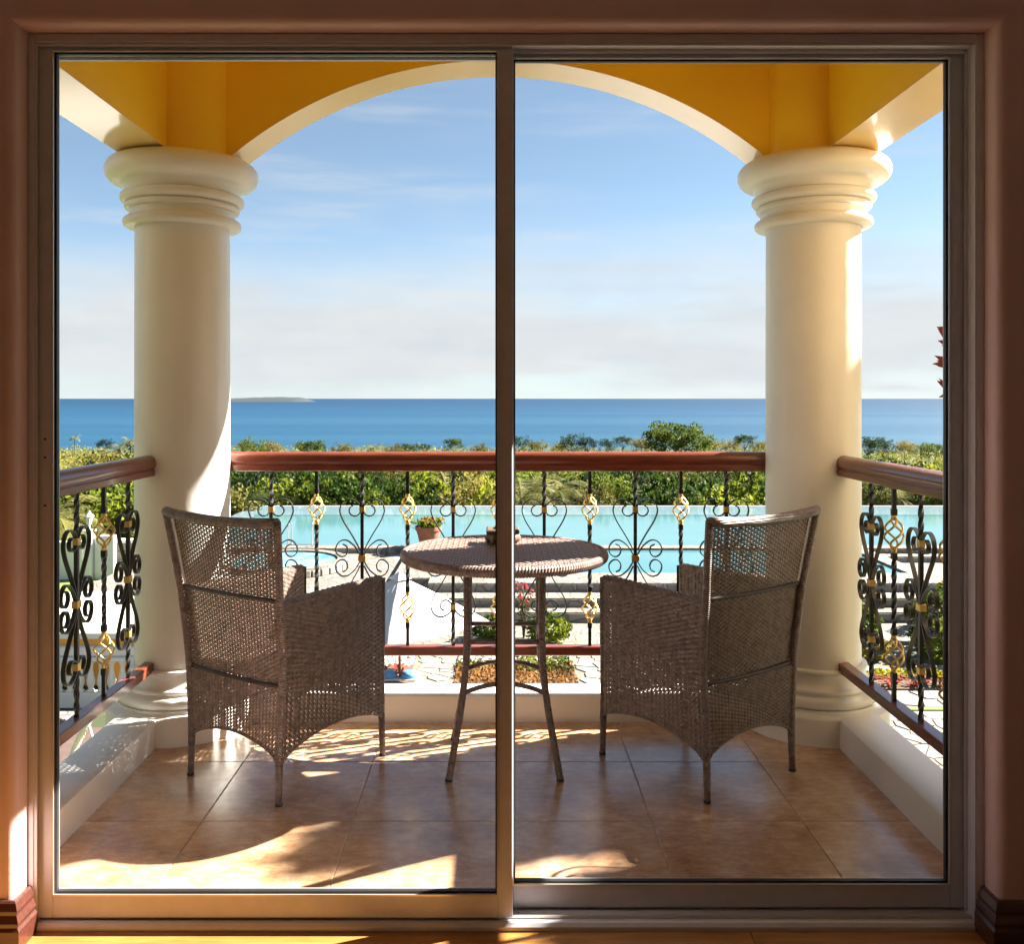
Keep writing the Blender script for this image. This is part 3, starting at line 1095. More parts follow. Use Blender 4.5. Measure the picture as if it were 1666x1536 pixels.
def railing(label, loc, rz, L0, L1, spots):
    """local x runs along the railing"""
    root = thing('balcony_railing', label, 'railing', loc, rz, 'varnished wood and scrolled iron railings of the balcony')
    mb = MB(); mb.prism(rail_profile(), 'x', L0, L1)
    mb.build('handrail', M['varnish'], root, sharp=35)
    mb = MB(); mb.bbox(L0, L1, -0.021, 0.021, 0.243, 0.280, 0.003)
    mb.build('bottom_rail', M['varnish'], root)
    for u, kind in spots:
        (scroll_baluster if kind == 's' else basket_baluster)(root, (u, 0, ZR0), 0)
    return root


FY = 3.70
sp = []
for k in range(13):
    px = 293 + 74.05 * k
    u = (px - 810) * FY / 1504
    if -1.08 < u < 1.10:
        sp.append((u, 's' if k % 2 == 0 else 'b'))
railing('front railing with red varnished handrail and heart scrolls, before the pool', (0, FY, 0), 0, -1.10, 1.10, sp)
# side railings: local x -> world +y ; pattern alternates towards the house
sd = [(3.27, 's'), (3.07, 'b'), (2.87, 's'), (2.67, 'b'), (2.50, 's')]
railing('side railing by the left armchair, seen against the white pavilion', (-1.308, 0, 0), PI / 2, 2.432, 3.47, sd)
sd = [(3.205, 's'), (3.022, 'b'), (2.83, 's'), (2.645, 'b'), (2.47, 's')]
railing('side railing by the right armchair, seen against the stepped garden', (1.295, 0, 0), PI / 2, 2.432, 3.47, sd)

# ================================================================== WICKER FURNITURE


def weave(P, nu, nv, wu, wv, amp, zmin=None, mask=None, flip=0):
    """ribbons running along u (rows) going over and under ribbons along v.
    P(U,V) -> (pos, normal) arrays ; wu,wv: ribbon widths as fractions of their pitch"""
    K = 2 * nu
    u = np.linspace(0, 1, K + 1)
    V, F = [], []
    o = 0
    for j in range(nv):
        vc = (j + 0.5) / nv
        sgn = 1 if (j + flip) % 2 else -1
        off = amp * np.sin(PI * u * nu) * sgn
        hv = 0.5 * wv / nv
        gap = 0.5 * (1 - wv) / nv
        g1 = gap * (1 + np.cos(PI * u * nu + PI * j))
        g0 = gap * (1 + np.cos(PI * u * nu + PI * (j - 1)))
        pa, na = P(u, vc - 0.5 / nv + g0)
        pb, nb = P(u, vc + 0.5 / nv - g1)
        pc, nc = P(u, np.full_like(u, vc))
        pa = pa + na * off[:, None]
        pb = pb + nb * off[:, None]
        pc = pc + nc * (off + 0.0010 * np.sign(off + 1e-9))[:, None]
        V.append(np.stack([pa, pc, pb], 1).reshape(-1, 3))
        k = np.arange(K)
        keep = np.ones(K, bool)
        if mask is not None:
            keep = mask((u[:-1] + u[1:]) / 2, np.full(K, vc))
        k = k[keep]
        b = o + k * 3
        F.append(np.stack([b, b + 3, b + 4, b + 1], 1))
        F.append(np.stack([b + 1, b + 4, b + 5, b + 2], 1))
        o += (K + 1) * 3
    R = max(2, nv // 2)
    v = np.linspace(0, 1, R + 1)
    for i in range(nu):
        uc = (i + 0.5) / nu
        hu = 0.5 * wu / nu
        pa, na = P(np.full_like(v, uc - hu), v)
        pb, nb = P(np.full_like(v, uc + hu), v)
        V.append(np.stack([pa, pb], 1).reshape(-1, 3))
        k = np.arange(R)
        if mask is not None:
            k = k[mask(np.full(R, uc), (v[:-1] + v[1:]) / 2)]
        b = o + k * 2
        F.append(np.stack([b, b + 1, b + 3, b + 2], 1))
        o += (R + 1) * 2
    return np.concatenate(V), np.concatenate(F)


def wpart(name, parts, parent, mat):
    vs, fs, o = [], [], 0
    for v, f in parts:
        vs.append(v); fs.append(f + o); o += len(v)
    me = np_mesh(name, np.concatenate(vs), np.concatenate(fs))
    me.materials.append(mat)
    me.polygons.foreach_set('use_smooth', np.ones(len(me.polygons), bool))
    return stuff(put(name, me, parent))


def surf(fn):
    """positions and numeric normals of a parametric surface"""
    def P(u, v):
        p = fn(u, v)
        e = 1e-3
        du = fn(u + e, v) - fn(u - e, v)
        dv = fn(u, v + e) - fn(u, v - e)
        n = np.cross(du, dv)
        n /= np.linalg.norm(n, axis=1)[:, None] + 1e-12
        return p, n
    return P


HW, HD = 0.212, 0.242
ZARM, ZTOP, ZSEAT, ZSPR = 0.628, 0.895, 0.40, 0.132


def lean(z):
    t = np.clip((z - 0.40) / (ZTOP - 0.40), 0, 1)
    return -0.062 * t ** 1.3


def flare(z):
    t = np.clip((z - ZSPR) / (0.62 - ZSPR), 0, 1)
    t2 = np.clip((z - 0.62) / (ZTOP - 0.62), 0, 1)
    return 0.026 * t * t * (3 - 2 * t) + 0.030 * t2


def archz(s, lo, rise):
    """lower edge of a skirt: s in 0..1 between two legs"""
    return lo + rise * (np.sin(PI * np.clip(s, 0, 1)) ** 0.62)


def make_chair(label):
    t = thing('wicker_armchair', label, 'armchair', group='brown wicker armchairs on the balcony')
    # --- back: woven panels above the seat set a little forward of the frame
    def back(z0, z1, fwd, inset):
        def fn(u, v):
            z = z0 + (z1 - z0) * v
            x = (HW + flare(z) - inset) * (2 * u - 1)
            y = -HD + lean(z) + fwd - 0.016 * (1 - (2 * u - 1) ** 2)
            return np.stack([x, y, z], 1)
        return surf(fn)
    wpart('back_weave', [weave(back(0.648, ZTOP - 0.012, 0.012, 0.016), 34, 34, 0.50, 0.82, 0.0028)], t, M['wicker'])
    wpart('back_weave', [weave(back(0.376, 0.634, 0.010, 0.014), 34, 36, 0.54, 0.86, 0.0028)], t, M['wicker'])

    def skirt_rear(u, v):
        zb = archz(u, ZSPR, 0.062)
        z = zb + (0.362 - zb) * v
        x = (HW + flare(z) - 0.006) * (2 * u - 1)
        y = -HD - 0.003 + lean(z) - 0.004 * (1 - (2 * u - 1) ** 2)
        return np.stack([x, y, z], 1)
    wpart('rear_skirt', [weave(surf(skirt_rear), 28, 30, 0.56, 0.90, 0.0034)], t, M['wicker'])

    def skirt_front(u, v):
        zb = archz(u, ZSPR, 0.062)
        z = zb + (ZSEAT - zb) * v
        return np.stack([(HW - 0.012) * (2 * u - 1), np.full_like(u, HD + 0.002), z], 1)
    wpart('front_skirt', [weave(surf(skirt_front), 30, 30, 0.45, 0.80, 0.0021)], t, M['wicker'])
    # --- arms
    for s in (-1, 1):
        def outer(u, v, s=s):
            zb = archz(u, ZSPR, 0.060)
            z = zb + (ZARM - zb) * v
            x = s * (HW + 0.008 + (flare(z)) * (1 - u) ** 1.5)
            y = (-HD + 0.006 + lean(z)) * (1 - u) + (HD + 0.006) * u
            return np.stack([x, y, z], 1)

        def inner(u, v, s=s):
            z = ZSEAT - 0.01 + (ZARM - ZSEAT + 0.01) * v
            x = s * (HW - 0.040 + flare(z) * (1 - u) ** 1.5)
            y = (-HD + 0.015 + lean(z)) * (1 - u) + (HD - 0.002) * u
            return np.stack([x, y, z], 1)

        def top(u, v, s=s):
            za = np.full_like(u, ZARM)
            xo = HW + 0.008 + flare(za) * (1 - u) ** 1.5
            x = s * (xo - 0.048 * v)
            y = (-HD + 0.010 + lean(za)) * (1 - u) + (HD + 0.004) * u
            z = ZARM + 0.010 * np.sin(PI * v)
            return np.stack([x, y, z], 1)

        def front(u, v, s=s):
            z = ZSEAT - 0.01 + (ZARM + 0.004 - ZSEAT + 0.01) * v
            return np.stack([s * (HW + 0.008 - 0.048 * u), np.full_like(u, HD + 0.006), z], 1)
        wpart('arm_weave', [weave(surf(outer), 25, 58, 0.56, 0.92, 0.0042),
                            weave(surf(inner), 28, 30, 0.70, 0.96, 0.0021),
                            weave(surf(top), 40, 6, 0.8, 0.97, 0.0018),
                            weave(surf(front), 4, 30, 0.95, 0.98, 0.0018)], t, M['wicker'])

    def seat(u, v):
        x = (HW - 0.038) * (2 * u - 1)
        y = -HD + 0.012 + (2 * HD - 0.012) * v
        return np.stack([x, y, np.full_like(u, ZSEAT) + 0.008 * np.sin(PI * u) * np.sin(PI * v)], 1)
    wpart('seat_weave', [weave(surf(seat), 28, 58, 0.5, 0.85, 0.0021)], t, M['wicker'])
    # --- frame
    for s in (-1, 1):
        pts = []
        for z in np.linspace(0.137, ZTOP, 24):
            zz = np.array([z])
            pts.append((s * float(HW + flare(zz)[0]), float(-HD + lean(zz)[0]), float(z)))
        mb = MB(); mb.tube(pts, 0.0125, 10)
        mb.build('back_post', M['wrapped'], t)
        mb = MB(); mb.tube([(s * HW, HD - 0.004, 0.137), (s * HW, HD - 0.004, ZARM)], 0.0115, 10)
        mb.build('front_post', M['wrapped'], t)
        for yy, dy in ((-HD, -0.004), (HD - 0.004, 0.004)):
            mb = MB(); mb.tube([(s * (HW + 0.001), yy + dy, 0.006), (s * HW, yy + dy * 0.5, 0.07), (s * HW, yy, 0.150)], [0.0105, 0.0115, 0.0125], 10)
            lg = mb.build('leg', M['wrapped'], t)
            mb = MB(); mb.tube([(s * (HW + 0.001), yy + dy, 0.0), (s * (HW + 0.001), yy + dy, 0.009)], 0.0118, 10)
            mb.build('foot', M['rubber'], lg)
        zb = []
        for u in np.linspace(0, 1, 20):
            uu = np.array([u])
            zz = archz(uu, ZSPR, 0.060)
            zb.append((s * (HW + 0.006), float((-HD + 0.006) * (1 - u) + (HD + 0.004) * u), float(zz[0])))
        mb = MB(); mb.tube(zb, 0.0052, 6); mb.build('skirt_edge', M['wrapped'], t)
    for yy in (-HD - 0.003, HD + 0.002):
        zb = []
        for u in np.linspace(0, 1, 22):
            zz = archz(np.array([u]), ZSPR, 0.062)
            zb.append(((HW - 0.004) * (2 * u - 1), yy - 0.004 * (1 - (2 * u - 1) ** 2) * (1 if yy < 0 else 0), float(zz[0])))
        mb = MB(); mb.tube(zb, 0.0052, 6); mb.build('skirt_edge', M['wrapped'], t)

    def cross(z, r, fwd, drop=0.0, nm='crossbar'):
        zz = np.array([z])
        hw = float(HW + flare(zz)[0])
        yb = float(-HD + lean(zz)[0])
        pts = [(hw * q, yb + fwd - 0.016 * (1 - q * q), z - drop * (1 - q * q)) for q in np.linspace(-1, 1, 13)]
        mb = MB(); mb.tube(pts, r, 10); mb.build(nm, M['slot_shadow_wicker'] if nm == 'crossbar' else M['wrapped'], t)  # crossbars take the darkened colour as painted shade between panels
    cross(ZTOP - 0.004, 0.0165, 0.0, 0.010, 'top_rail')
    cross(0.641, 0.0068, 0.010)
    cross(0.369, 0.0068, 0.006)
    return t


left_chair = make_chair('wicker armchair standing to the left of the round table, mostly sunlit, facing the sea')
left_chair.location = (-0.7215, 3.2015, 0)
left_chair.rotation_euler.z = math.radians(-34.0)
right_chair = copy_tree(left_chair)
right_chair['label'] = 'wicker armchair standing to the right of the round table, in shade'
right_chair.location = (0.687, 3.2255, 0)
right_chair.rotation_euler.z = math.radians(35.6)

# ------------------------------------------------------------------ table
TCX, TCY, TR = 0.022, 3.25, 0.357
table = thing('wicker_table', 'round brown wicker table with splayed wrapped legs between the armchairs', 'table', (TCX, TCY, 0))
mb = MB(); mb.lathe([(0.001, 0.716), (TR - 0.02, 0.716), (TR - 0.014, 0.7325), (0.001, 0.7325)], 72)
mb.build('tabletop', M['gasket'], table, sharp=40)
strands = MB()
pitch_u, pitch_v = 0.021, 0.0165
Vv, Ff, o = [], [], 0
nrow = int(2 * (TR - 0.012) / pitch_v)
for j in range(nrow):
    yv = -(TR - 0.012) + (j + 0.5) * pitch_v
    hx = math.sqrt(max(0.0, (TR - 0.010) ** 2 - yv * yv))
    k0, k1 = math.ceil(-hx / (pitch_u / 2)), math.floor(hx / (pitch_u / 2))
    if k1 - k0 < 2:
        continue
    xs = np.arange(k0, k1 + 1) * pitch_u / 2
    off = 0.0030 * np.sin(xs / pitch_u * PI + (j % 2) * PI) + 0.0375 * 0 + 0.7362
    w = pitch_v * 0.41
    sk = 0.0030 * np.cos(xs / pitch_u * PI + (j % 2) * PI)
    V = np.stack([np.stack([xs, np.full_like(xs, yv - w) + sk, off], 1), np.stack([xs, np.full_like(xs, yv) + sk, off + 0.0012], 1), np.stack([xs, np.full_like(xs, yv + w) + sk, off], 1)], 1).reshape(-1, 3)
    b = o + np.arange(len(xs) - 1) * 3
    Vv.append(V)
    Ff += [np.stack([b, b + 3, b + 4, b + 1], 1), np.stack([b + 1, b + 4, b + 5, b + 2], 1)]
    o += len(V)
me = np_mesh('table_weave', np.concatenate(Vv), np.concatenate(Ff))
me.materials.append(M['table_wicker'])
me.polygons.foreach_set('use_smooth', np.ones(len(me.polygons), bool))
stuff(put('table_weave', me, table))
# rim wrapped with slanting strands
vs, fs = [], []
nr, ns = 420, 10
for i in range(nr):
    a = 2 * PI * i / nr
    k = i % 2
    for q in range(ns):
        b = 2 * PI * q / ns
        rr = 0.0155 + (0.0010 if k else -0.0008)
        a2 = a + 0.010 * math.sin(b)
        R = TR - 0.008 + rr * math.cos(b)
        vs.append((R * math.cos(a2), R * math.sin(a2), 0.722 + rr * 1.15 * math.sin(b)))
for i in range(nr):
    for q in range(ns):
        fs.append((i * ns + q, ((i + 1) % nr) * ns + q, ((i + 1) % nr) * ns + (q + 1) % ns, i * ns + (q + 1) % ns))
mb = MB(); mb.add(vs, fs); mb.build('rim', M['wicker'], table)


def tleg(sx, sy):
    top, bot = 0.128, 0.185
    prof = [(0.0, bot), (0.10, 0.168), (0.20, 0.150), (0.28, 0.139), (0.36, 0.131), (0.45, 0.127), (0.60, 0.127), (0.716, 0.128)]
    pts = smooth_path([Vector((sx * q, sy * q, z)) for z, q in prof], 3)
    pts[0].z = 0.006
    return pts


for sx in (-1, 1):
    for sy in (-1, 1):
        p = tleg(sx, sy)
        mb = MB(); mb.tube(p, 0.0122, 10)
        lg = mb.build('leg', M['wrapped'], table)
        mb = MB(); mb.tube([(p[0].x, p[0].y, 0.0), (p[0].x, p[0].y, 0.010)], 0.0128, 10)
        mb.build('foot', M['rubber'], lg)
for a in range(4):
    c, s = math.cos(a * PI / 2), math.sin(a * PI / 2)
    rot = lambda x, y: (x * c - y * s, x * s + y * c)
    mb = MB(); mb.tube([(*rot(-0.127, -0.127), 0.446), (*rot(0.127, -0.127), 0.446)], 0.0085, 8)
    mb.build('rung', M['wrapped'], table)
    pts = [(*rot(0.138 * q, -0.138), 0.276 + 0.032 * (1 - q * q)) for q in np.linspace(-1, 1, 11)]
    mb = MB(); mb.tube(pts, 0.0085, 8)
    mb.build('stretcher', M['wrapped'], table)

# carved brown bowl on the table
asht = thing('carved_ashtray', 'small rough brown carved ashtray with a square lid on the round wicker table', 'ashtray', (0.018, 3.40, 0.738))
mb = MB()
vs, fs = [], []
nn = 40
prof = [(0.020, 0.004), (0.046, 0.004), (0.058, 0.010), (0.062, 0.020), (0.056, 0.030), (0.052, 0.036), (0.040, 0.038), (0.020, 0.030), (0.002, 0.028)]
for r, z in prof:
    for k in range(nn):
        a = 2 * PI * k / nn
        lob = 1 + 0.10 * math.cos(6 * a)
        vs.append((r * lob * math.cos(a), r * lob * math.sin(a), z))
for i in range(len(prof) - 1):
    for k in range(nn):
        fs.append((i * nn + k, i * nn + (k + 1) % nn, (i + 1) * nn + (k + 1) % nn, (i + 1) * nn + k))
mb.add(vs, fs, True)
mb.build('bowl', M['brown_carved'], asht)
mb = MB()
mb.bbox(-0.060, 0.060, -0.055, 0.055, 0.038, 0.054, 0.004)
mb.bbox(-0.030, 0.030, -0.028, 0.028, 0.053, 0.061, 0.003)
mb.build('lid', M['brown_carved'], asht)
for a in range(5):
    th_ = a * 2 * PI / 5 + 0.3
    mb = MB(); mb.lathe([(0.001, 0.0), (0.010, 0.0), (0.014, 0.008), (0.012, 0.018), (0.001, 0.02)], 10, (0.052 * math.cos(th_), 0.052 * math.sin(th_)))
    mb.build('foot', M['brown_carved'], asht)

# ================================================================== GROUNDS
GZ = -5.38          # garden paving
PZ = -4.56          # pool terrace
DZ = -4.755         # left deck


def ztop(d):
    return np.interp(d, [48, 58, 75, 100, 160, 290, 420, 600, 700, 900, 1500], [5.1, 5.4, 6.1, 7.5, 10.4, 15.4, 21.5, 30.6, 37.5, 52, 95])


def ground_z(x, d):
    base = 1.27 - ztop(np.maximum(d, 48)) - 6.0
    x = np.asarray(x, float); d = np.asarray(d, float)
    edge = np.where((x > -14) & (x < 28), 49.0, 40.0)
    t = np.clip((d - edge) / 6.0, 0, 1)
    t = t * t * (3 - 2 * t)
    return (GZ - 0.03) * (1 - t) + base * t


xs = np.concatenate([np.linspace(-900, -60, 22), np.linspace(-55, 55, 56), np.linspace(60, 900, 22)])
ys = np.concatenate([np.linspace(-40, 36, 20), np.linspace(37, 60, 24), np.geomspace(62, 1400, 40)])
X, Y = np.meshgrid(xs, ys)
Z = ground_z(X, Y)
Z = np.where(Y < 60, Z, Z + 0.5 * np.sin(X * 0.05) * np.cos(Y * 0.04))
v = np.stack([X, Y, Z], -1).reshape(-1, 3)
nx, ny = len(xs), len(ys)
ii = (np.arange(ny - 1)[:, None] * nx + np.arange(nx - 1)[None, :]).ravel()
f = np.stack([ii, ii + 1, ii + nx + 1, ii + nx], 1)
me = np_mesh('hillside', v, f)
me.materials.append(M['hill'])
struct(put('hillside', me))

mb = MB()
mb.add([(-60000, 650, -43.5), (60000, 650, -43.5), (60000, 100000, -43.5), (-60000, 100000, -43.5)], [(0, 1, 2, 3)])
struct(mb.build('sea', M['sea']))

# low island on the horizon
isl_pts = [(-3700, -47), (-3420, -12), (-3300, 3), (-3180, 5), (-3060, 13), (-2980, 12), (-2900, 17), (-2830, 16), (-2760, 19), (-2680, 18), (-2600, 13), (-2500, 14), (-2430, 4), (-2380, -47)]
mb = MB()
vs, fs = [], []
for i, (x, z) in enumerate(isl_pts):
    for yy, k in ((11000, 0.0), (11250, 0.7), (11600, 1.0), (12200, 0.0)):
        vs.append((x * 1.0, yy, -47 + (z + 47) * k))
for i in range(len(isl_pts) - 1):
    for k in range(3):
        fs.append((i * 4 + k, i * 4 + 4 + k, i * 4 + 5 + k, i * 4 + 1 + k))
mb.add(vs, fs, True)
struct(mb.build('island', M['island']))


def slab(name, x0, x1, y0, y1, z0, z1, mat, parent=None):
    mb = MB(); mb.box(x0, x1, y0, y1, z0, z1)
    return mb.build(name, mat, parent)


# garden paving (far part reads as a texture; nearer stones are built)
struct(slab('garden_paving', -7.2, 27, 8, 27.52, GZ - 0.25, GZ - 0.012, M['path_stone']))
# decks and terraces
ld = struct(slab('pool_deck', -13.2, -3.42, 25.7, 35.92, GZ - 0.3, DZ, M['deck_stone']))
slab('deck_riser', -13.2, -3.42, 25.66, 25.699, GZ - 0.3, DZ - 0.03, M['riser_stone'], ld)
steps = [(27.5, 28.2, -5.10), (28.2, 29.15, -4.83), (29.15, 30.5, PZ)]
st = struct(slab('garden_steps', -2.2, 14.3, 29.15, 30.5, GZ - 0.3, PZ, M['deck_stone']))
for k, (a, b, z) in enumerate(steps):
    if k < 2:
        slab('step', -2.2, 14.3, a, b - 0.001, GZ - 0.3, z, M['deck_stone'], st)
    slab('step_riser', -2.2, 14.3, a - 0.04, a - 0.001, GZ - 0.3, z - 0.035, M['riser_stone'], st)
slab('step_cheek', -3.418, -2.201, 30.0, 30.5, GZ - 0.3, PZ - 0.002, M['deck_stone'], st)
slab('step_riser', -3.418, -2.201, 29.96, 29.999, GZ - 0.3, PZ - 0.035, M['riser_stone'], st)
slab('step', -3.418, -2.201, 28.0, 29.959, GZ - 0.3, -4.95, M['deck_stone'], st)
# raised terrace round the small pool
te = struct(slab('pool_terrace', -3.418, -2.35, 30.5, 35.92, GZ - 0.3, PZ - 0.001, M['deck_stone']))
slab('coping', -2.349, 14.3, 30.501, 30.85, GZ - 0.3, PZ - 0.001, M['deck_stone'], te)
slab('coping', 13.7, 14.3, 30.851, 35.92, GZ - 0.3, PZ - 0.001, M['deck_stone'], te)
rt = struct(slab('side_steps', 14.301, 27, 29.6, 35.2, GZ - 0.3, -4.98, M['deck_stone']))
slab('step', 14.301, 27, 35.201, 35.92, GZ - 0.3, -4.76, M['deck_stone'], rt)
slab('step_riser', 14.8, 27, 35.16, 35.199, GZ - 0.3, -4.80, M['riser_stone'], rt)
slab('step', 14.301, 27, 28.6, 29.599, GZ - 0.3, -5.17, M['deck_stone'], rt)
slab('step_riser', 14.301, 27, 28.56, 28.599, GZ - 0.3, -5.20, M['riser_stone'], rt)
slab('step_riser', 14.301, 27, 29.56, 29.598, GZ - 0.3, -5.01, M['riser_stone'], rt)
mb = MB(); mb.box(-2.349, 13.7, 30.851, 35.92, -4.9, PZ - 0.075)
struct(mb.build('small_pool_water', M['pool_water']))
# infinity pool
ip = struct(slab('infinity_pool', -13.2, 27, 35.921, 36.6, GZ - 0.3, PZ + 0.004, M['deck_stone']))
slab('pool_riser', -13.2, -3.42, 35.88, 35.9195, GZ - 0.3, PZ - 0.035, M['riser_stone'], ip)
slab('pool_riser', 14.301, 27, 35.88, 35.9195, GZ - 0.3, PZ - 0.035, M['riser_stone'], ip)
slab('overflow_ledge', -13.2, 27, 46.2, 50.0, -9.5, PZ - 0.012, M['pool_shallow'], ip)
slab('overflow_ledge', -13.2, -12.2, 36.601, 46.199, -9.5, PZ - 0.012, M['pool_shallow'], ip)
mb = MB(); mb.box(-12.199, 27, 36.601, 46.199, -6.2, PZ - 0.03)
struct(mb.build('pool_water', M['pool_water']))
mb = MB(); mb.box(-13.3, 27, 50.001, 50.12, -9.5, PZ + 0.0)
mb.build('far_rim', M['white_paint'], ip)

# spa
spa = thing('spa_pool', 'round bubbling spa pool with a rough grey stone rim on the deck', 'spa pool', (-7.6, 32.9, DZ))
mb = MB(); mb.lathe([(1.88, 0.05), (1.88, 0.30), (2.22, 0.30), (2.24, 0.0)], 56)
mb.build('rim', M['deck_stone'], spa, sharp=40)
mb = MB(); mb.lathe([(0.001, 0.24), (1.88, 0.24)], 56)
mb.build('water', M['spa_water'], spa)
nst = 40
for k in range(nst):
    a = 2 * PI * (k + 0.5) / nst
    if math.sin(a) > 0.35:
        continue
    w = 2 * PI * 2.24 / nst * rng.uniform(0.80, 0.96)
    h = rng.uniform(0.20, 0.245)
    mb = MB(); mb.bbox(-w / 2, w / 2, -0.05, 0.05, 0, h, 0.02)
    o = mb.build('rim_stone', M['stone'], spa, (2.25 * math.cos(a), 2.25 * math.sin(a), 0.005))
    o.rotation_euler.z = a + PI / 2 + rng.uniform(-0.06, 0.06)

# pool ladder
lad = thing('pool_ladder', 'chrome pool ladder with two arched handrails at the pool edge', 'ladder', (-7.75, 36.5, PZ))
for sx in (-0.47, 0.47):
    pts = smooth_path([Vector((sx, -0.25, 0)), Vector((sx, -0.25, 0.72)), Vector((sx, -0.12, 0.95)), Vector((sx, 0.1, 0.98)), Vector((sx, 0.32, 0.85)), Vector((sx, 0.38, 0.45)), Vector((sx, 0.38, -0.02))], 5)
    mb = MB(); mb.tube(pts, 0.03, 8); mb.build('handrail', M['chrome'], lad)
mb = MB(); mb.bbox(-0.45, 0.45, 0.34, 0.42, -0.012, 0.012, 0.004); mb.build('step', M['chrome'], lad)

# terracotta pot on the coping
pot = thing('plant_pot', 'big terracotta pot of yellow green plants at the pool edge', 'plant pot', (-2.72, 36.25, PZ + 0.004))
mb = MB(); mb.lathe([(0.001, 0), (0.30, 0), (0.33, 0.05), (0.42, 0.45), (0.475, 0.62), (0.47, 0.64), (0.52, 0.66), (0.53, 0.80), (0.49, 0.81), (0.47, 0.74), (0.001, 0.72)], 32)
mb.build('pot', M['terracotta'], pot, sharp=40)
c = rng.normal(size=(220, 3)) * np.array([0.26, 0.26, 0.10]) + np.array([0, 0, 0.92])
v, f = leaves(c, 0.6, 0.30, 0.12)
me = np_mesh('foliage', v, f); me.materials.append(M['leaf_yellow'])
stuff(put('foliage', me, pot))
c = rng.normal(size=(40, 3)) * np.array([0.26, 0.26, 0.05]) + np.array([0, 0, 1.08])
v, f = leaves(c, 0.6, 0.18, 0.10)
me = np_mesh('flowers', v, f); me.materials.append(M['leaf_rust'])
stuff(put('flowers', me, pot))

# market umbrella
umb = thing('patio_umbrella', 'square white patio umbrella on a brown pole below the balcony', 'umbrella', (-2.34, 22.0, GZ))
mb = MB()
H, hl, ht = 2.42, 1.34, 2.14
seg = 14
vs, fs = [], []
cor = [(0, -ht), (ht, 0), (0, ht), (-ht, 0)]
rings = 16
per = []
for q in range(4):
    for k in range(seg):
        s = k / seg
        a, b = cor[q], cor[(q + 1) % 4]
        per.append((a[0] + (b[0] - a[0]) * s, a[1] + (b[1] - a[1]) * s, math.sin(PI * s)))
np_ = len(per)
for i in range(rings + 1):
    t = 0.10 + 0.90 * i / rings
    for x, y, sg in per:
        sag = 0.10 * sg * t * t
        vs.append((x * t * (1 - 0.05 * sg * t), y * t * (1 - 0.05 * sg * t), H - (H - hl) * t - sag + 0.03 * math.sin(t * PI) + 0.012 * math.sin(19 * t + 5 * x) * sg + 0.010 * math.sin(9 * x - 7 * y)))
for i in range(rings):
    for k in range(np_):
        fs.append((i * np_ + k, i * np_ + (k + 1) % np_, (i + 1) * np_ + (k + 1) % np_, (i + 1) * np_ + k))
mb.add(vs, fs, True)
cn = mb.build('canopy', M['canvas'], umb)
for i in range(4):
    e0, e1 = i * 2 * 1, 0
me = cn.data
mb = MB()
vs = [(0, 0, H + 0.10)] + [(0.30 * x, 0.30 * y, H - 0.06) for x, y in ((0, -1), (1, 0), (0, 1), (-1, 0))]
mb.add(vs, [(0, 1, 2), (0, 2, 3), (0, 3, 4), (0, 4, 1)])
mb.build('vent_cap', M['canvas'], umb)
mb = MB(); mb.tube([(0, 0, 0.02), (0, 0, H)], 0.032, 10); mb.build('pole', M['pole_wood'], umb)
for k in range(4):
    x, y = cor[k]
    mb = MB(); mb.tube([(0, 0, H - 0.12), (x * 0.97, y * 0.97, hl + 0.02)], 0.014, 6); mb.build('rib', M['pole_wood'], umb)
for sx in (-0.24, 0.24):
    mb = MB(); mb.lathe([(0.001, 0), (0.19, 0), (0.21, 0.05), (0.20, 0.13), (0.12, 0.17), (0.001, 0.18)], 20, (sx, -0.05)); mb.build('base_weight', M['blue_weight'], umb)
mb = MB(); mb.bbox(-0.5, 0.5, -0.3, 0.3, 0.0, 0.03, 0.008); mb.build('base_plate', M['white_paint'], umb)


# ------------------------------------------------------------------ flagstones
def cells(x0, x1, y0, y1, size, seed):
    r = np.random.default_rng(seed)
    nx, ny = max(1, int((x1 - x0) / size)), max(1, int((y1 - y0) / size))
    pts = []
    for i in range(-1, nx + 1):
        for j in range(-1, ny + 1):
            pts.append((x0 + (i + 0.5 + r.uniform(-0.42, 0.42)) * (x1 - x0) / nx, y0 + (j + 0.5 + r.uniform(-0.42, 0.42)) * (y1 - y0) / ny))
    pts = np.array(pts)
    out = []
    for i, p in enumerate(pts):
        if not (x0 < p[0] < x1 and y0 < p[1] < y1):
            continue
        poly = [(x0, y0), (x1, y0), (x1, y1), (x0, y1)]
        dd = np.hypot(*(pts - p).T)
        for j in np.argsort(dd)[1:16]:
            q = pts[j]
            m = (p + q) / 2
            nv = (q - p) / (np.linalg.norm(q - p) + 1e-9)
            m = m - nv * 0.016
            new = []
            for k in range(len(poly)):
                a, b = np.array(poly[k]), np.array(poly[(k + 1) % len(poly)])
                da, db = (a - m) @ nv, (b - m) @ nv
                if da <= 0:
                    new.append(tuple(a))
                if da * db < 0:
                    new.append(tuple(a + (b - a) * da / (da - db)))
            poly = new
            if len(poly) < 3:
                break
        if len(poly) >= 3:
            out.append(poly)
    return out


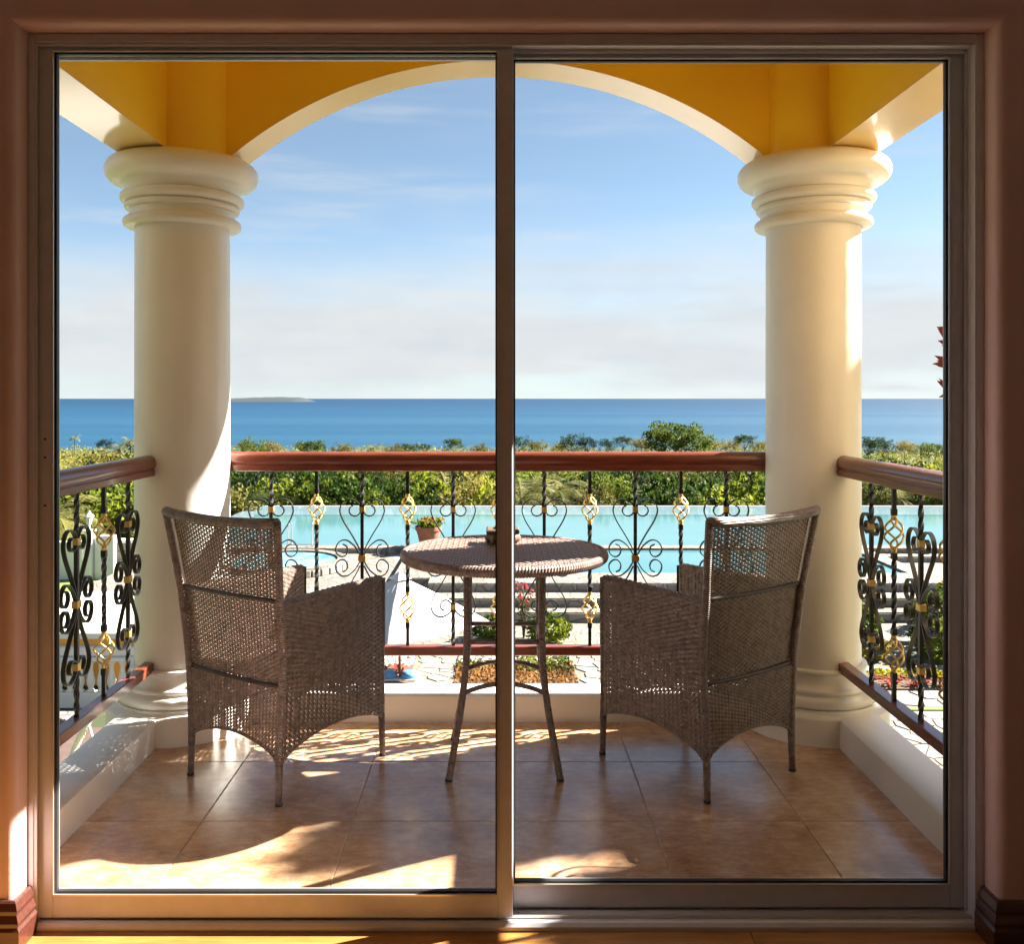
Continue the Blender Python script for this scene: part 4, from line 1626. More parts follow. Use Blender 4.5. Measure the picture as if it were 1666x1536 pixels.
def flagged(name, x0, x1, y0, y1, size, seed):
    base = slab(name, x0 - 0.05, x1 + 0.05, y0 - 0.05, y1 + 0.05, GZ - 0.1, GZ - 0.006, M['mortar'])
    struct(base)
    r = np.random.default_rng(seed + 5)
    for poly in cells(x0, x1, y0, y1, size, seed):
        c = np.mean(poly, axis=0)
        pl = [((p[0] - c[0]) * 0.985, (p[1] - c[1]) * 0.985) for p in poly]
        inn = [(p[0] * 0.93, p[1] * 0.93) for p in pl]
        n = len(pl)
        h = r.uniform(0.010, 0.022)
        mb = MB()
        mb.add([(x, y, -0.02) for x, y in pl] + [(x, y, h * 0.5) for x, y in pl] + [(x, y, h) for x, y in inn],
               [(i, (i + 1) % n, n + (i + 1) % n, n + i) for i in range(n)] + [(n + i, n + (i + 1) % n, 2 * n + (i + 1) % n, 2 * n + i) for i in range(n)] + [tuple(range(2 * n, 3 * n))])
        mb.build('flagstone', M['stone'], base, (c[0], c[1], GZ))


flagged('garden_path', -2.05, -1.08, 20.6, 24.6, 0.36, 3)
flagged('garden_path', 1.92, 3.3, 20.6, 24.9, 0.40, 4)
flagged('garden_path', 6.6, 10.8, 15.6, 19.6, 0.46, 6)
flagged('garden_path', 8.3, 11.2, 19.9, 21.0, 0.46, 8)
struct(slab('grass_strip', 6.6, 11.2, 19.66, 19.84, GZ - 0.1, GZ + 0.02, M['grass']))

# beds
struct(slab('garden_bed', -1.02, 1.86, 20.5, 24.2, GZ - 0.1, GZ + 0.01, M['soil']))
struct(slab('garden_bed', -3.1, -2.11, 20.5, 24.2, GZ - 0.1, GZ + 0.01, M['soil']))
struct(slab('garden_bed', 8.2, 11.2, 21.06, 22.9, GZ - 0.1, GZ + 0.03, M['soil']))


def pebbles(name, x0, x1, y0, y1, n, r0, seed):
    r = np.random.default_rng(seed)
    ico = np.array([(1, 0, 0), (0, 1, 0), (-1, 0, 0), (0, -1, 0), (0.5, 0.5, 0.75), (-0.5, 0.5, 0.75), (-0.5, -0.5, 0.75), (0.5, -0.5, 0.75)], float)
    fc = np.array([(0, 1, 5, 4), (1, 2, 6, 5), (2, 3, 7, 6), (3, 0, 4, 7), (4, 5, 6, 7)])
    V, F = [], []
    for k in range(n):
        s = r0 * r.uniform(0.6, 1.3)
        a = r.uniform(0, PI)
        p = ico * np.array([s * r.uniform(0.8, 1.3), s, s * 0.7])
        R = np.array([[math.cos(a), -math.sin(a), 0], [math.sin(a), math.cos(a), 0], [0, 0, 1]])
        V.append(p @ R.T + np.array([r.uniform(x0, x1), r.uniform(y0, y1), GZ + 0.01]))
        F.append(fc + k * 8)
    me = np_mesh(name, np.concatenate(V), np.concatenate(F))
    me.materials.append(M['pebble'])
    return stuff(put(name, me))


pebbles('white_pebbles', -1.0, 1.84, 23.0, 24.15, 900, 0.055, 1)
pebbles('white_pebbles', -3.0, -2.15, 22.9, 24.15, 300, 0.055, 2)
pebbles('white_pebbles', 8.3, 11.0, 22.1, 22.85, 500, 0.055, 3)


def cover(name, x0, x1, y0, y1, n, L, Wd, h, mat, z=GZ + 0.02):
    c = np.stack([rng.uniform(x0, x1, n), rng.uniform(y0, y1, n), z + rng.uniform(0.0, h, n)], 1)
    v, f = leaves(c, 1.0, L, Wd)
    me = np_mesh(name, v, f)
    me.materials.append(mat)
    return stuff(put(name, me))


cover('ground_cover', -1.0, 1.84, 20.6, 23.0, 2600, 0.12, 0.07, 0.10, M['leaf_rust'])
cover('ground_cover', 0.5, 1.84, 22.3, 24.4, 700, 0.12, 0.07, 0.12, M['leaf_bright'])
cover('ground_cover', 8.3, 10.9, 21.75, 22.2, 900, 0.14, 0.07, 0.14, M['leaf_yellow'])
cover('ground_cover', -1.0, 0.6, 22.6, 23.1, 300, 0.12, 0.07, 0.12, M['leaf_bright'])


def rosette(x, y, mat, label, cat, group, z=GZ, s=1.0):
    """a low plant of arching strap leaves"""
    t = thing('strap_leaf_plant', label, cat, (x, y, z), rng.uniform(0, 6), group)
    mb = MB()
    for k in range(18):
        a = k * 2.4
        l = s * rng.uniform(0.26, 0.38)
        e = rng.uniform(0.45, 1.2)
        w = 0.028 * s
        p0 = Vector((0, 0, 0.02)); d = Vector((math.cos(a), math.sin(a), 0)); sd_ = Vector((-math.sin(a), math.cos(a), 0))
        p1 = p0 + d * l * 0.55 * math.cos(e) + Vector((0, 0, l * 0.6 * math.sin(e)))
        p2 = p0 + d * l + Vector((0, 0, l * 0.55 * math.sin(e)))
        mb.add([p0 - sd_ * w * 0.6, p0 + sd_ * w * 0.6, p1 + sd_ * w, p2, p1 - sd_ * w], [(0, 1, 2, 4), (4, 2, 3)])
    stuff(mb.build('leaves', mat, t))
    mb = MB(); mb.tube([(0, 0, 0), (0, 0, 0.1)], 0.02, 6); mb.build('stem', M['bark'], t)
    return t


spots = [(8.65, 21.45), (8.98, 21.25), (9.3, 21.5), (9.62, 21.28), (9.95, 21.5), (10.25, 21.3)]
nth = ['first', 'second', 'third', 'fourth', 'fifth', 'sixth']
for (x, y), w in zip(spots, nth):
    rosette(x, y, M['leaf_red'], w + ' red strap-leaved plant from the right column, in the bed beside the path', 'plant', 'red strap-leaved plants in the right bed')
for i, (x, y) in enumerate([(-2.75, 22.2), (-2.45, 22.45), (-2.3, 22.0)]):
    rosette(x, y, M['leaf_red'], ['reddish strap-leaved plant beneath the umbrella, farthest from the path', 'reddish strap-leaved plant behind the umbrella pole, in the middle of three', 'reddish strap-leaved plant beneath the umbrella, nearest the path'][i], 'plant', 'red strap-leaved plants under the umbrella')


def shrub(name, x, y, z, rx, rz, n, L, Wd, mat, label, cat='shrub', stems=3, group=None, flowers=None):
    t = thing(name, label, cat, (x, y, z), 0, group)
    d = rng.normal(size=(n, 3))
    d /= np.linalg.norm(d, axis=1)[:, None]
    rad = rng.uniform(0.55, 1.0, n)[:, None] ** 0.5
    lump = 1 + 0.12 * np.sin(d[:, :1] * 7 + 1) * np.cos(d[:, 1:2] * 6) + 0.1 * np.sin(d[:, 2:3] * 8)
    c = d * rad * lump * np.array([rx, rx, rz]) + np.array([0, 0, rz * 1.02])
    v, f = leaves(c, 0.4, L, Wd)
    me = np_mesh('foliage', v, f); me.materials.append(mat)
    stuff(put('foliage', me, t))
    mb = MB()
    for k in range(stems):
        a = k * 2.1
        mb.tube([(0.03 * math.cos(a), 0.03 * math.sin(a), 0), (rx * 0.4 * math.cos(a), rx * 0.4 * math.sin(a), rz * 1.3)], 0.018, 6)
    mb.build('stem', M['bark'], t)
    if flowers:
        m, nf, Lf = flowers
        d = rng.normal(size=(nf, 3)); d /= np.linalg.norm(d, axis=1)[:, None]
        d[:, 2] = np.abs(d[:, 2])
        c = d * np.array([rx, rx, rz]) * 1.03 + np.array([0, 0, rz * 1.05])
        v, f = leaves(c, 0.2, Lf, Lf * 0.7)
        me = np_mesh('flowers', v, f); me.materials.append(m)
        stuff(put('flowers', me, t))
    return t


shrub('round_shrub', 1.38, 25.2, GZ, 0.60, 0.38, 1500, 0.13, 0.07, M['leaf_bright'], 'clipped round bright green shrub behind the table legs')
shrub('low_shrub', -0.25, 25.6, GZ, 0.52, 0.30, 900, 0.13, 0.07, M['leaf_mid'], 'small dark green shrub beside the umbrella edge')
# loose flowering shrub
fl = thing('flowering_shrub', 'tall loose shrub with red blossoms in front of the stone steps', 'shrub', (0.72, 25.7, GZ))
mb = MB()
tips = []
for k in range(13):
    a = rng.uniform(0, 2 * PI); r_ = rng.uniform(0.1, 0.42); h = rng.uniform(0.9, 1.5)
    p = [Vector((0.02 * math.cos(a), 0.02 * math.sin(a), 0)), Vector((r_ * 0.4 * math.cos(a), r_ * 0.4 * math.sin(a), h * 0.5)), Vector((r_ * math.cos(a), r_ * math.sin(a), h))]
    mb.tube(p, [0.014, 0.011, 0.006], 5)
    tips.append(p)
mb.build('stem', M['bark'], fl)
c, cf = [], []
for p in tips:
    for q in range(22):
        t = rng.uniform(0.35, 1)
        base = p[0].lerp(p[1], t * 2) if t < 0.5 else p[1].lerp(p[2], t * 2 - 1)
        c.append(np.array(base) + rng.normal(size=3) * 0.07)
    for q in range(7):
        cf.append(np.array(p[2]) + rng.normal(size=3) * 0.04)
v, f = leaves(np.array(c), 0.3, 0.12, 0.05)
me = np_mesh('foliage', v, f); me.materials.append(M['leaf_olive']); stuff(put('foliage', me, fl))
v, f = leaves(np.array(cf), 0.3, 0.09, 0.07)
me = np_mesh('flowers', v, f); me.materials.append(M['petal_red']); stuff(put('flowers', me, fl))

shrub('leafy_shrub', 9.75, 25.2, GZ, 0.62, 0.52, 1400, 0.14, 0.08, M['leaf_bright'], 'light green shrub just past the right column, before the steps')
shrub('leafy_shrub', 9.5, 23.6, GZ, 0.46, 0.30, 900, 0.13, 0.07, M['leaf_olive'], 'low olive shrub by the pebble bed, nearest the right column')
shrub('hedge_shrub', 12.0, 24.6, GZ, 1.05, 0.75, 3200, 0.15, 0.09, M['leaf_mid'], 'large green hedge shrub at the far end of the right railing')
shrub('hedge_shrub', 11.3, 23.4, GZ, 0.72, 0.50, 1800, 0.14, 0.08, M['leaf_mid'], 'smaller green shrub in front of the large hedge')
shrub('yellow_shrub', 13.6, 27.0, GZ, 0.70, 0.85, 1800, 0.14, 0.08, M['leaf_yellow'], 'bright yellow shrub behind the large green hedge')

# ------------------------------------------------------------------ left: pavilion, lawn, white wall
pav = thing('garden_pavilion', 'low pavilion with flat white roof, orange fascia and white balustrade', 'pavilion', (-11, 22, GZ))


def vpart(mb, name, mat, parent=pav, sharp=None):
    o = mb.build(name, mat, parent, sharp=sharp)
    return o


def pvb(name, x0, x1, y0, y1, z0, z1, mat, bev=0.0):
    mb = MB()
    X0, Y0, Z0 = -11, 22, GZ
    (mb.bbox(x0 - X0, x1 - X0, y0 - Y0, y1 - Y0, z0 - Z0, z1 - Z0, bev) if bev else mb.box(x0 - X0, x1 - X0, y0 - Y0, y1 - Y0, z0 - Z0, z1 - Z0))
    return mb.build(name, mat, pav)


pvb('roof', -15, -7.35, 20.1, 24.4, -3.98, -3.83, M['white_paint'], 0.02)
pvb('fascia', -14.9, -7.45, 20.18, 20.28, -4.12, -3.982, M['orange_paint'])
pvb('cornice', -15, -7.35, 20.0, 20.34, -4.33, -4.121, M['white_paint'], 0.03)
pvb('rear_wall', -14.8, -7.6, 21.4, 21.5, GZ, -3.982, M['orange_paint'])
pvb('handrail', -15, -7.4, 19.92, 20.16, -4.42, -4.332, M['white_paint'], 0.02)
pvb('plinth', -15, -7.4, 19.92, 20.16, GZ - 0.05, -5.09, M['white_paint'], 0.02)
bp = [(0.001, -5.17), (0.075, -5.17), (0.075, -5.13), (0.05, -5.11), (0.055, -5.08), (0.085, -5.00), (0.092, -4.93), (0.07, -4.83), (0.045, -4.72), (0.042, -4.64), (0.055, -4.60), (0.05, -4.57), (0.075, -4.55), (0.075, -4.50), (0.001, -4.50)]
mb = MB(); mb.lathe([(r * 1.0, z + 0.08 - GZ) for r, z in bp], 14)
bme = mb.mesh('baluster'); bme.materials.append(M['white_paint'])
for k in range(33):
    put('baluster', bme, pav, (-15 + 0.3 + k * 0.226 + 11, 20.04 - 22, 0))

struct(slab('lawn', -24, -13.25, 26, 39, GZ - 0.3, GZ + 0.06, M['grass']))
for i, (x, y) in enumerate([(-13.9, 31.2), (-13.6, 30.0), (-14.1, 32.6), (-13.7, 34.0)]):
    pl = [(0.62 * math.cos(a) * rng.uniform(0.8, 1.1), 0.45 * math.sin(a) * rng.uniform(0.8, 1.1)) for a in np.linspace(0, 2 * PI, 9)[:-1]]
    mb = MB(); mb.prism(pl, 'z', 0, 0.05)
    tag(mb.build('stepping_stone', M['stone'], None, (x, y, GZ + 0.05)), ['second nearest stepping stone on the lawn', 'nearest stepping stone on the lawn, by the pavilion roof', 'third stepping stone across the lawn', 'farthest stepping stone, before the grey stone wall'][i], 'stepping stone', 'stepping stones on the lawn')
mb = MB(); mb.bbox(-24, -15.1, 33.6, 33.9, GZ, -3.95, 0.03)
tag(mb.build('white_wall', M['white_paint']), 'low white garden wall along the lawn behind the left railing', 'wall')
mb = MB(); mb.bbox(-0.15, 0.15, -0.15, 0.15, 0, 1.80, 0.02)
mw = MB(); mw.bbox(-14.68, -13.95, 33.6, 33.85, GZ, -3.72, 0.03)
tag(mw.build('white_wall', M['white_paint']), 'short white wall between the lantern pillar and the grey stone wall', 'wall')
pl_ = thing('gate_pillar', 'white square garden pillar under the lantern', 'pillar', (-14.85, 33.6, GZ))
mb.build('shaft', M['white_paint'], pl_)
mb = MB(); mb.bbox(-0.19, 0.19, -0.19, 0.19, 1.801, 1.88, 0.02); mb.build('cap', M['white_paint'], pl_)
ln = thing('garden_lantern', 'white lantern on a short post atop the white pillar', 'lantern', (-14.85, 33.6, GZ + 1.88))
ln.scale = (0.66, 0.66, 0.72)
mb = MB(); mb.lathe([(0.001, 0), (0.12, 0), (0.05, 0.06), (0.04, 0.22), (0.10, 0.27), (0.001, 0.28)], 12); mb.build('post', M['white_paint'], ln)
mb = MB(); mb.lathe([(0.001, 0.281), (0.13, 0.281), (0.20, 0.66), (0.001, 0.66)], 6, smooth=False); mb.build('lamp_glass', M['canvas'], ln)
mb = MB(); mb.lathe([(0.27, 0.661), (0.22, 0.72), (0.09, 0.82), (0.04, 0.86), (0.03, 0.95), (0.001, 0.97)], 12); mb.build('hood', M['white_paint'], ln)
sw = thing('stone_wall', 'grey stone block wall with a white slab top beside the left column', 'wall', (-13.2, 34.6, GZ))
for r_ in range(4):
    for k in range(4):
        w = 0.5
        mb = MB(); mb.bbox(-w / 2 + 0.012, w / 2 - 0.012, -0.14, 0.14, 0.012, 0.30, 0.02)
        mb.build('stone_block', M['stone'], sw, (-1.0 + k * 0.5 + (r_ % 2) * 0.12, rng.uniform(-0.02, 0.02), r_ * 0.31))
mb = MB(); mb.box(-1.24, 1.1, -0.10, 0.13, 0, 1.25); mb.build('core', M['mortar'], sw)
mb = MB(); mb.bbox(-1.3, 1.2, -0.22, 0.22, 1.251, 1.38, 0.02); mb.build('top_slab', M['white_paint'], sw)
hr = thing('arched_handrail', 'white arched metal handrail above the grey stone wall', 'handrail', (-13.85, 35.2, GZ + 1.4))
mb = MB(); mb.tube(smooth_path([Vector((-0.28, 0, -1.3)), Vector((-0.28, 0, 0.6)), Vector((-0.2, 0, 0.78)), Vector((0.0, 0, 0.86)), Vector((0.2, 0, 0.78)), Vector((0.28, 0, 0.6)), Vector((0.28, 0, -1.3))], 5), 0.03, 8)
mb.build('rail', M['white_paint'], hr)

# under the balcony, left: brown patio, bench, ribbed hose, grass
struct(slab('patio', -14, -5.0, 8, 18.6, GZ - 0.3, GZ + 0.02, M['patio']))
struct(slab('shaded_lawn', -12, -4.2, 8, 13.6, GZ - 0.2, GZ + 0.04, M['grass']))
bn = thing('garden_bench', 'grey garden bench in front of the white balustrade', 'bench', (-9.0, 18.0, GZ + 0.02))
for nm, a in (('seat', (-0.9, 0.7, -0.22, 0.22, 0.36, 0.46)), ('leg', (-0.8, -0.66, -0.2, 0.2, 0, 0.36)), ('leg', (0.46, 0.6, -0.2, 0.2, 0, 0.36))):
    mb = MB(); mb.bbox(*a, 0.012); mb.build(nm, M['riser_stone'], bn)
hs = thing('ribbed_hose', 'pale ribbed hose curving beside the left curb below the balcony', 'hose', (-6.4, 14.0, GZ))
pts = smooth_path([Vector(q) for q in ((-0.35, -0.7, 0.03), (-0.18, -0.4, 0.5), (-0.05, -0.2, 1.0), (-0.02, 0, 1.3), (0.12, 0, 1.6), (0.26, 0, 1.82), (0.52, 0, 1.91), (0.95, 0, 1.85))], 12)
mb = MB(); mb.tube(pts, [0.045 + (0.008 if k % 2 else -0.006) for k in range(len(pts))], 8)
mb.build('tube', M['hose'], hs)
mb = MB(); mb.tube([(0.20, 0.0, 1.72), (0.62, 0.1, 0.0)], 0.02, 6); mb.build('prop', M['hose'], hs)

# ================================================================== TREES


def crown_mesh(name, seed, rx, rz, nc, nl, L, Wd, mat, spread=0.34, up=0.5, flat=0.0):
    r = np.random.default_rng(seed)
    d = r.normal(size=(nc, 3)); d /= np.linalg.norm(d, axis=1)[:, None]
    d[:, 2] = np.where(d[:, 2] < -0.35, -d[:, 2], d[:, 2])
    rad = r.uniform(0.5, 1.12, nc)[:, None]
    wob = 1 + 0.18 * np.sin(3 * np.arctan2(d[:, 1:2], d[:, :1]) + seed)
    cc = d * rad * wob * np.array([rx, rx, rz])
    cr = r.uniform(0.16, spread, nc)[:, None] * rx
    pts = []
    for k in range(nc):
        q = r.normal(size=(nl, 3)); q /= np.linalg.norm(q, axis=1)[:, None]
        q *= r.uniform(0.4, 1.0, nl)[:, None] ** 0.6
        pts.append(cc[k] + q * cr[k] * np.array([1, 1, 0.72]))
    v, f = leaves(np.concatenate(pts), up, L, Wd, r=r)
    me = np_mesh(name, v, f)
    me.materials.append(mat)
    return me


def trunk_mesh(seed, h, r0, rx, rz):
    r = np.random.default_rng(seed)
    mb = MB()
    b = Vector((r.normal() * 0.1, r.normal() * 0.1, h * 0.6))
    mb.tube([(0, 0, -0.6), b * 0.5, b, (b.x * 1.2, b.y, h)], [r0 * 1.3, r0, r0 * 0.8, r0 * 0.4], 7)
    for k in range(5):
        a = k * 1.257 + r.uniform(0, 0.6)
        s = b * r.uniform(0.8, 1.1)
        e = Vector((math.cos(a) * rx * 0.7, math.sin(a) * rx * 0.7, h + rz * r.uniform(-0.1, 0.5)))
        mb.tube([s, s.lerp(e, 0.5) + Vector((0, 0, 0.2)), e], [r0 * 0.55, r0 * 0.35, r0 * 0.12], 5)
    me = mb.mesh('trunk'); me.materials.append(M['bark'])
    return me


def palm_meshes(seed, h, fl, nf=13):
    r = np.random.default_rng(seed)
    mb = MB()
    bx = r.uniform(-0.3, 0.3)
    pts = [(bx * t * t, 0, -0.6 + (h + 0.6) * t) for t in np.linspace(0, 1, 7)]
    mb.tube(pts, [0.2 - 0.08 * t for t in np.linspace(0, 1, 7)], 8)
    tm = mb.mesh('trunk'); tm.materials.append(M['bark'])
    fb = MB()
    top = Vector((bx, 0, h))
    for k in range(nf):
        a = k * 2.399 + r.uniform(-0.2, 0.2)
        e0 = r.uniform(-0.25, 1.3)
        d = Vector((math.cos(a), math.sin(a), 0)); sd_ = Vector((-math.sin(a), math.cos(a), 0))
        l = fl * r.uniform(0.8, 1.1)
        prev = top
        ang = e0
        P = [top]
        for i in range(9):
            ang -= 0.09 + 0.022 * i
            prev = prev + (d * math.cos(ang) + Vector((0, 0, math.sin(ang)))) * (l / 9)
            P.append(prev)
        for i in range(9):
            p, q = P[i], P[i + 1]
            wl = l * 0.30 * math.sin(PI * min(1, 0.18 + 0.8 * i / 9)) + 0.06
            dirn = (q - p).normalized()
            for s in (-1, 1):
                for hh in (0.0, 0.33, 0.66):
                    bpt = p.lerp(q, hh)
                    wq = wl * r.uniform(0.85, 1.1)
                    tip = bpt + sd_ * s * wq + dirn * wq * 0.75 - Vector((0, 0, wq * r.uniform(0.25, 0.6)))
                    fb.add([bpt - dirn * l * 0.010, bpt + dirn * l * 0.012, tip], [(0, 1, 2)])
            if i < 8:
                fb.add([p - sd_ * 0.03, p + sd_ * 0.03, q + sd_ * 0.025, q - sd_ * 0.025], [(0, 1, 2, 3)])
    fm = fb.mesh('crown'); fm.materials.append(M['leaf_palm'])
    return tm, fm


KINDS = {}
KINDS['bright'] = [(crown_mesh('crown', 21 + k, 2.9, 2.3, 46, 46, 0.40, 0.24, M['leaf_bright']), trunk_mesh(31 + k, 4.2, 0.17, 2.9, 2.3)) for k in range(2)]
KINDS['mid'] = [(crown_mesh('crown', 41 + k, 3.1, 2.5, 52, 44, 0.34, 0.19, M['leaf_mid']), trunk_mesh(51 + k, 4.2, 0.18, 3.1, 2.5)) for k in range(2)]
KINDS['dark'] = [(crown_mesh('crown', 61 + k, 3.0, 2.6, 52, 44, 0.30, 0.18, M['leaf_dark']), trunk_mesh(71 + k, 4.3, 0.18, 3.0, 2.6)) for k in range(2)]
KINDS['olive'] = [(crown_mesh('crown', 81 + k, 2.8, 2.0, 50, 44, 0.30, 0.16, M['leaf_olive'], up=0.8), trunk_mesh(91 + k, 4.0, 0.15, 2.8, 2.0)) for k in range(2)]
KINDS['big'] = [(crown_mesh('crown', 101, 2.7, 2.2, 48, 52, 0.44, 0.27, M['leaf_bright'], up=0.9), trunk_mesh(111, 4.2, 0.17, 2.7, 2.2))]
KINDS['palm'] = [tuple(reversed(palm_meshes(121 + k, 5.4, 2.9))) for k in range(3)]
CROWNZ = {'bright': 4.6, 'mid': 4.6, 'dark': 4.6, 'olive': 4.3, 'big': 4.5, 'palm': 0.0}
TOPZ = {'bright': 6.9, 'mid': 7.0, 'dark': 7.1, 'olive': 6.3, 'big': 6.7, 'palm': 6.8}
KNAME = {'bright': 'broadleaf_tree', 'mid': 'broadleaf_tree', 'dark': 'broadleaf_tree', 'olive': 'scrub_tree', 'big': 'large_leaf_tree', 'palm': 'palm_tree'}
KWORD = {'bright': 'bright green tree', 'mid': 'mid green tree', 'dark': 'dark green tree', 'olive': 'olive scrubby tree', 'big': 'glossy large-leaved tree', 'palm': 'drooping palm'}
used_labels = set()


def tree(kind, x, d, ztp, label, group, sc=1.0, var=None, sxy=1.0):
    """a tree whose top is at height ZTP"""
    cr, tk = KINDS[kind][(var if var is not None else rng.integers(0, 99)) % len(KINDS[kind])]
    base = ztp - TOPZ[kind] * sc
    t = thing(KNAME[kind], label, 'palm tree' if kind == 'palm' else 'tree', (x, d, base), rng.uniform(0, 6.28), group)
    t.scale = (sc * sxy, sc * sxy, sc)
    put('trunk', tk, t)
    c = put('crown', cr, t, (0, 0, CROWNZ[kind]))
    stuff(c)
    return t


BAL = ['first scroll', 'first basket', 'second scroll', 'second basket', 'third scroll', 'middle basket', 'fourth scroll', 'fourth basket', 'fifth scroll', 'fifth basket', 'last scroll']


def where(px):
    if px < 225:
        return 'above the left railing' if px > 160 else 'above the left railing by the door'
    if px > 1395:
        return 'above the right railing' if px < 1480 else 'above the right railing by the door'
    k = (px - 441) / 74.05
    if k < -0.55:
        return 'beside the left column'
    if k > 10.55:
        return 'beside the right column'
    i = int(round(k))
    f_ = k - i
    i = max(0, min(10, i))
    nm = BAL[i] + ' baluster'
    return ('behind the ' if abs(f_) < 0.25 else ('left of the ' if f_ < 0 else 'right of the ')) + nm


def uniq(lab):
    if lab not in used_labels:
        used_labels.add(lab)
        return lab
    for extra in (', smaller', ', taller', ', farther', ', lowest', ', broadest', ', palest', ', dimmest', ', sparsest'):
        if lab + extra not in used_labels:
            used_labels.add(lab + extra)
            return lab + extra
    return lab


def ptree(kind, px, d, ytop, row, sc=1.0, group=None, sxy=1.0, var=None):
    x = (px - 810) * d / 1504
    z = 1.27 - (ytop - 648) * d / 1504
    lab = uniq(KWORD[kind] + (', ' if row[0] in 'st' else ' ') + row + ', ' + where(px))
    return tree(kind, x, d, z, lab, group or ('trees ' + row), sc, var, sxy)


# the row right behind the pool
R1 = 'at the far pool edge'
row1 = [('olive', 352, 49, 800), ('palm', 404, 50.8, 776), ('dark', 432, 60, 764), ('mid', 386, 49.5, 812), ('bright', 462, 54, 786), ('big', 545, 53, 772), ('dark', 500, 59, 764),
        ('dark', 612, 58, 770), ('bright', 600, 53, 798), ('bright', 648, 54, 778), ('mid', 690, 54, 792), ('bright', 706, 55.5, 770), ('palm', 728, 57, 762), ('olive', 772, 53.5, 782), ('dark', 740, 58, 776),
        ('bright', 812, 53, 792), ('palm', 848, 52, 774), ('palm', 900, 53, 768), ('dark', 932, 59, 766), ('palm', 866, 56.5, 762), ('olive', 966, 52.5, 798), ('mid', 1000, 56, 772),
        ('dark', 1032, 56, 780), ('mid', 1076, 53, 790), ('big', 1120, 54.5, 780), ('olive', 1098, 58, 764), ('dark', 1160, 58, 766), ('bright', 1186, 52.5, 798), ('bright', 1236, 53.5, 774),
        ('mid', 1275, 55, 768), ('bright', 1320, 55, 775), ('mid', 1380, 55, 772), ('olive', 1420, 53, 786), ('palm', 1465, 53, 772), ('dark', 1490, 58, 765), ('mid', 1505, 54, 785), ('olive', 1535, 54, 780), ('bright', 1575, 55, 772)]
for k, px, d, yt in row1:
    ptree(k, px, d, yt, R1, sxy=1.0 if k == 'palm' else 0.80, sc=rng.uniform(0.72, 1.05) if k != 'palm' else rng.uniform(0.9, 1.15))
# second rows, mostly seen either side of the handrail
R2 = 'second row past the pool'
for px in range(330, 1620, 62):
    kind = rng.choice(['dark', 'dark', 'bright', 'dark', 'palm', 'mid', 'olive'])
    ptree(kind, px + rng.uniform(-18, 18), rng.uniform(64, 74), rng.uniform(752, 770), R2, rng.uniform(0.9, 1.15))
R3 = 'third row past the pool'
for px in range(340, 1620, 58):
    kind = rng.choice(['dark', 'mid', 'bright', 'olive', 'palm', 'olive'])
    ptree(kind, px + rng.uniform(-18, 18), rng.uniform(82, 98), rng.uniform(744, 756), R3, rng.uniform(0.9, 1.15))
# behind the left railing
RL = 'behind the white garden wall'
for k, px, d, yt, sc in [('palm', 78, 38, 800, 0.9), ('palm', 118, 41, 806, 0.8), ('bright', 150, 44, 795, 0.8), ('mid', 105, 47, 780, 0.9), ('bright', 200, 43, 790, 0.8), ('dark', 226, 46, 790, 0.9),
                         ('bright', 178, 48, 770, 0.95), ('palm', 98, 52, 728, 1.2), ('olive', 130, 56, 752, 1.0), ('mid', 200, 55, 752, 1.0), ('bright', 60, 48, 765, 1.0), ('olive', 170, 62, 742, 1.1), ('mid', 235, 62, 748, 1.1), ('bright', 255, 48, 785, 0.9)]:
    ptree(k, px, d, yt, RL, sc)
# skyline trees
RS = 'on the skyline against the sea'
sky_trees = [('dark', 122, 300, 706, 1.0, 'palm'), ('dark', 170, 320, 716, 1.2, None), ('palm', 213, 260, 708, 1.6, None), ('palm', 196, 280, 716, 1.5, None), ('dark', 665, 300, 719, 1.4, None), ('dark', 690, 310, 721, 1.1, None), ('mid', 738, 330, 713, 1.3, None),
             ('dark', 843, 320, 712, 1.4, None), ('olive', 872, 300, 719, 1.4, None), ('dark', 930, 260, 709, 1.4, None), ('dark', 956, 260, 713, 1.2, None), ('dark', 988, 300, 716, 1.3, None), ('dark', 1013, 280, 708, 1.3, None), ('olive', 1042, 260, 714, 1.4, None),
             ('mid', 1100, 150, 686, 1.75, None), ('mid', 1076, 150, 697, 1.2, None), ('mid', 1128, 152, 706, 1.3, None), ('dark', 1212, 240, 705, 1.25, None), ('olive', 1190, 260, 716, 1.3, None), ('olive', 1160, 250, 718, 1.2, None), ('olive', 1238, 260, 719, 1.3, None),
             ('dark', 1412, 200, 713, 1.2, None), ('dark', 1436, 200, 714, 1.2, None), ('olive', 1470, 260, 719, 1.3, None), ('palm', 1498, 260, 718, 1.5, None), ('mid', 1522, 240, 721, 1.4, None),
             ('mid', 410, 220, 715, 1.3, None), ('olive', 440, 240, 720, 1.3, None), ('mid', 505, 230, 716, 1.5, None), ('olive', 560, 260, 723, 1.3, None), ('palm', 608, 260, 719, 1.4, None), ('olive', 640, 280, 725, 1.2, None), ('olive', 780, 280, 724, 1.4, None), ('olive', 912, 300, 722, 1.3, None)]
for k, px, d, yt, sc, o in sky_trees:
    k = o or k
    ptree(k, px, d, yt, RS, sc * (0.72 if k == 'dark' and sc < 1.35 else 0.9))

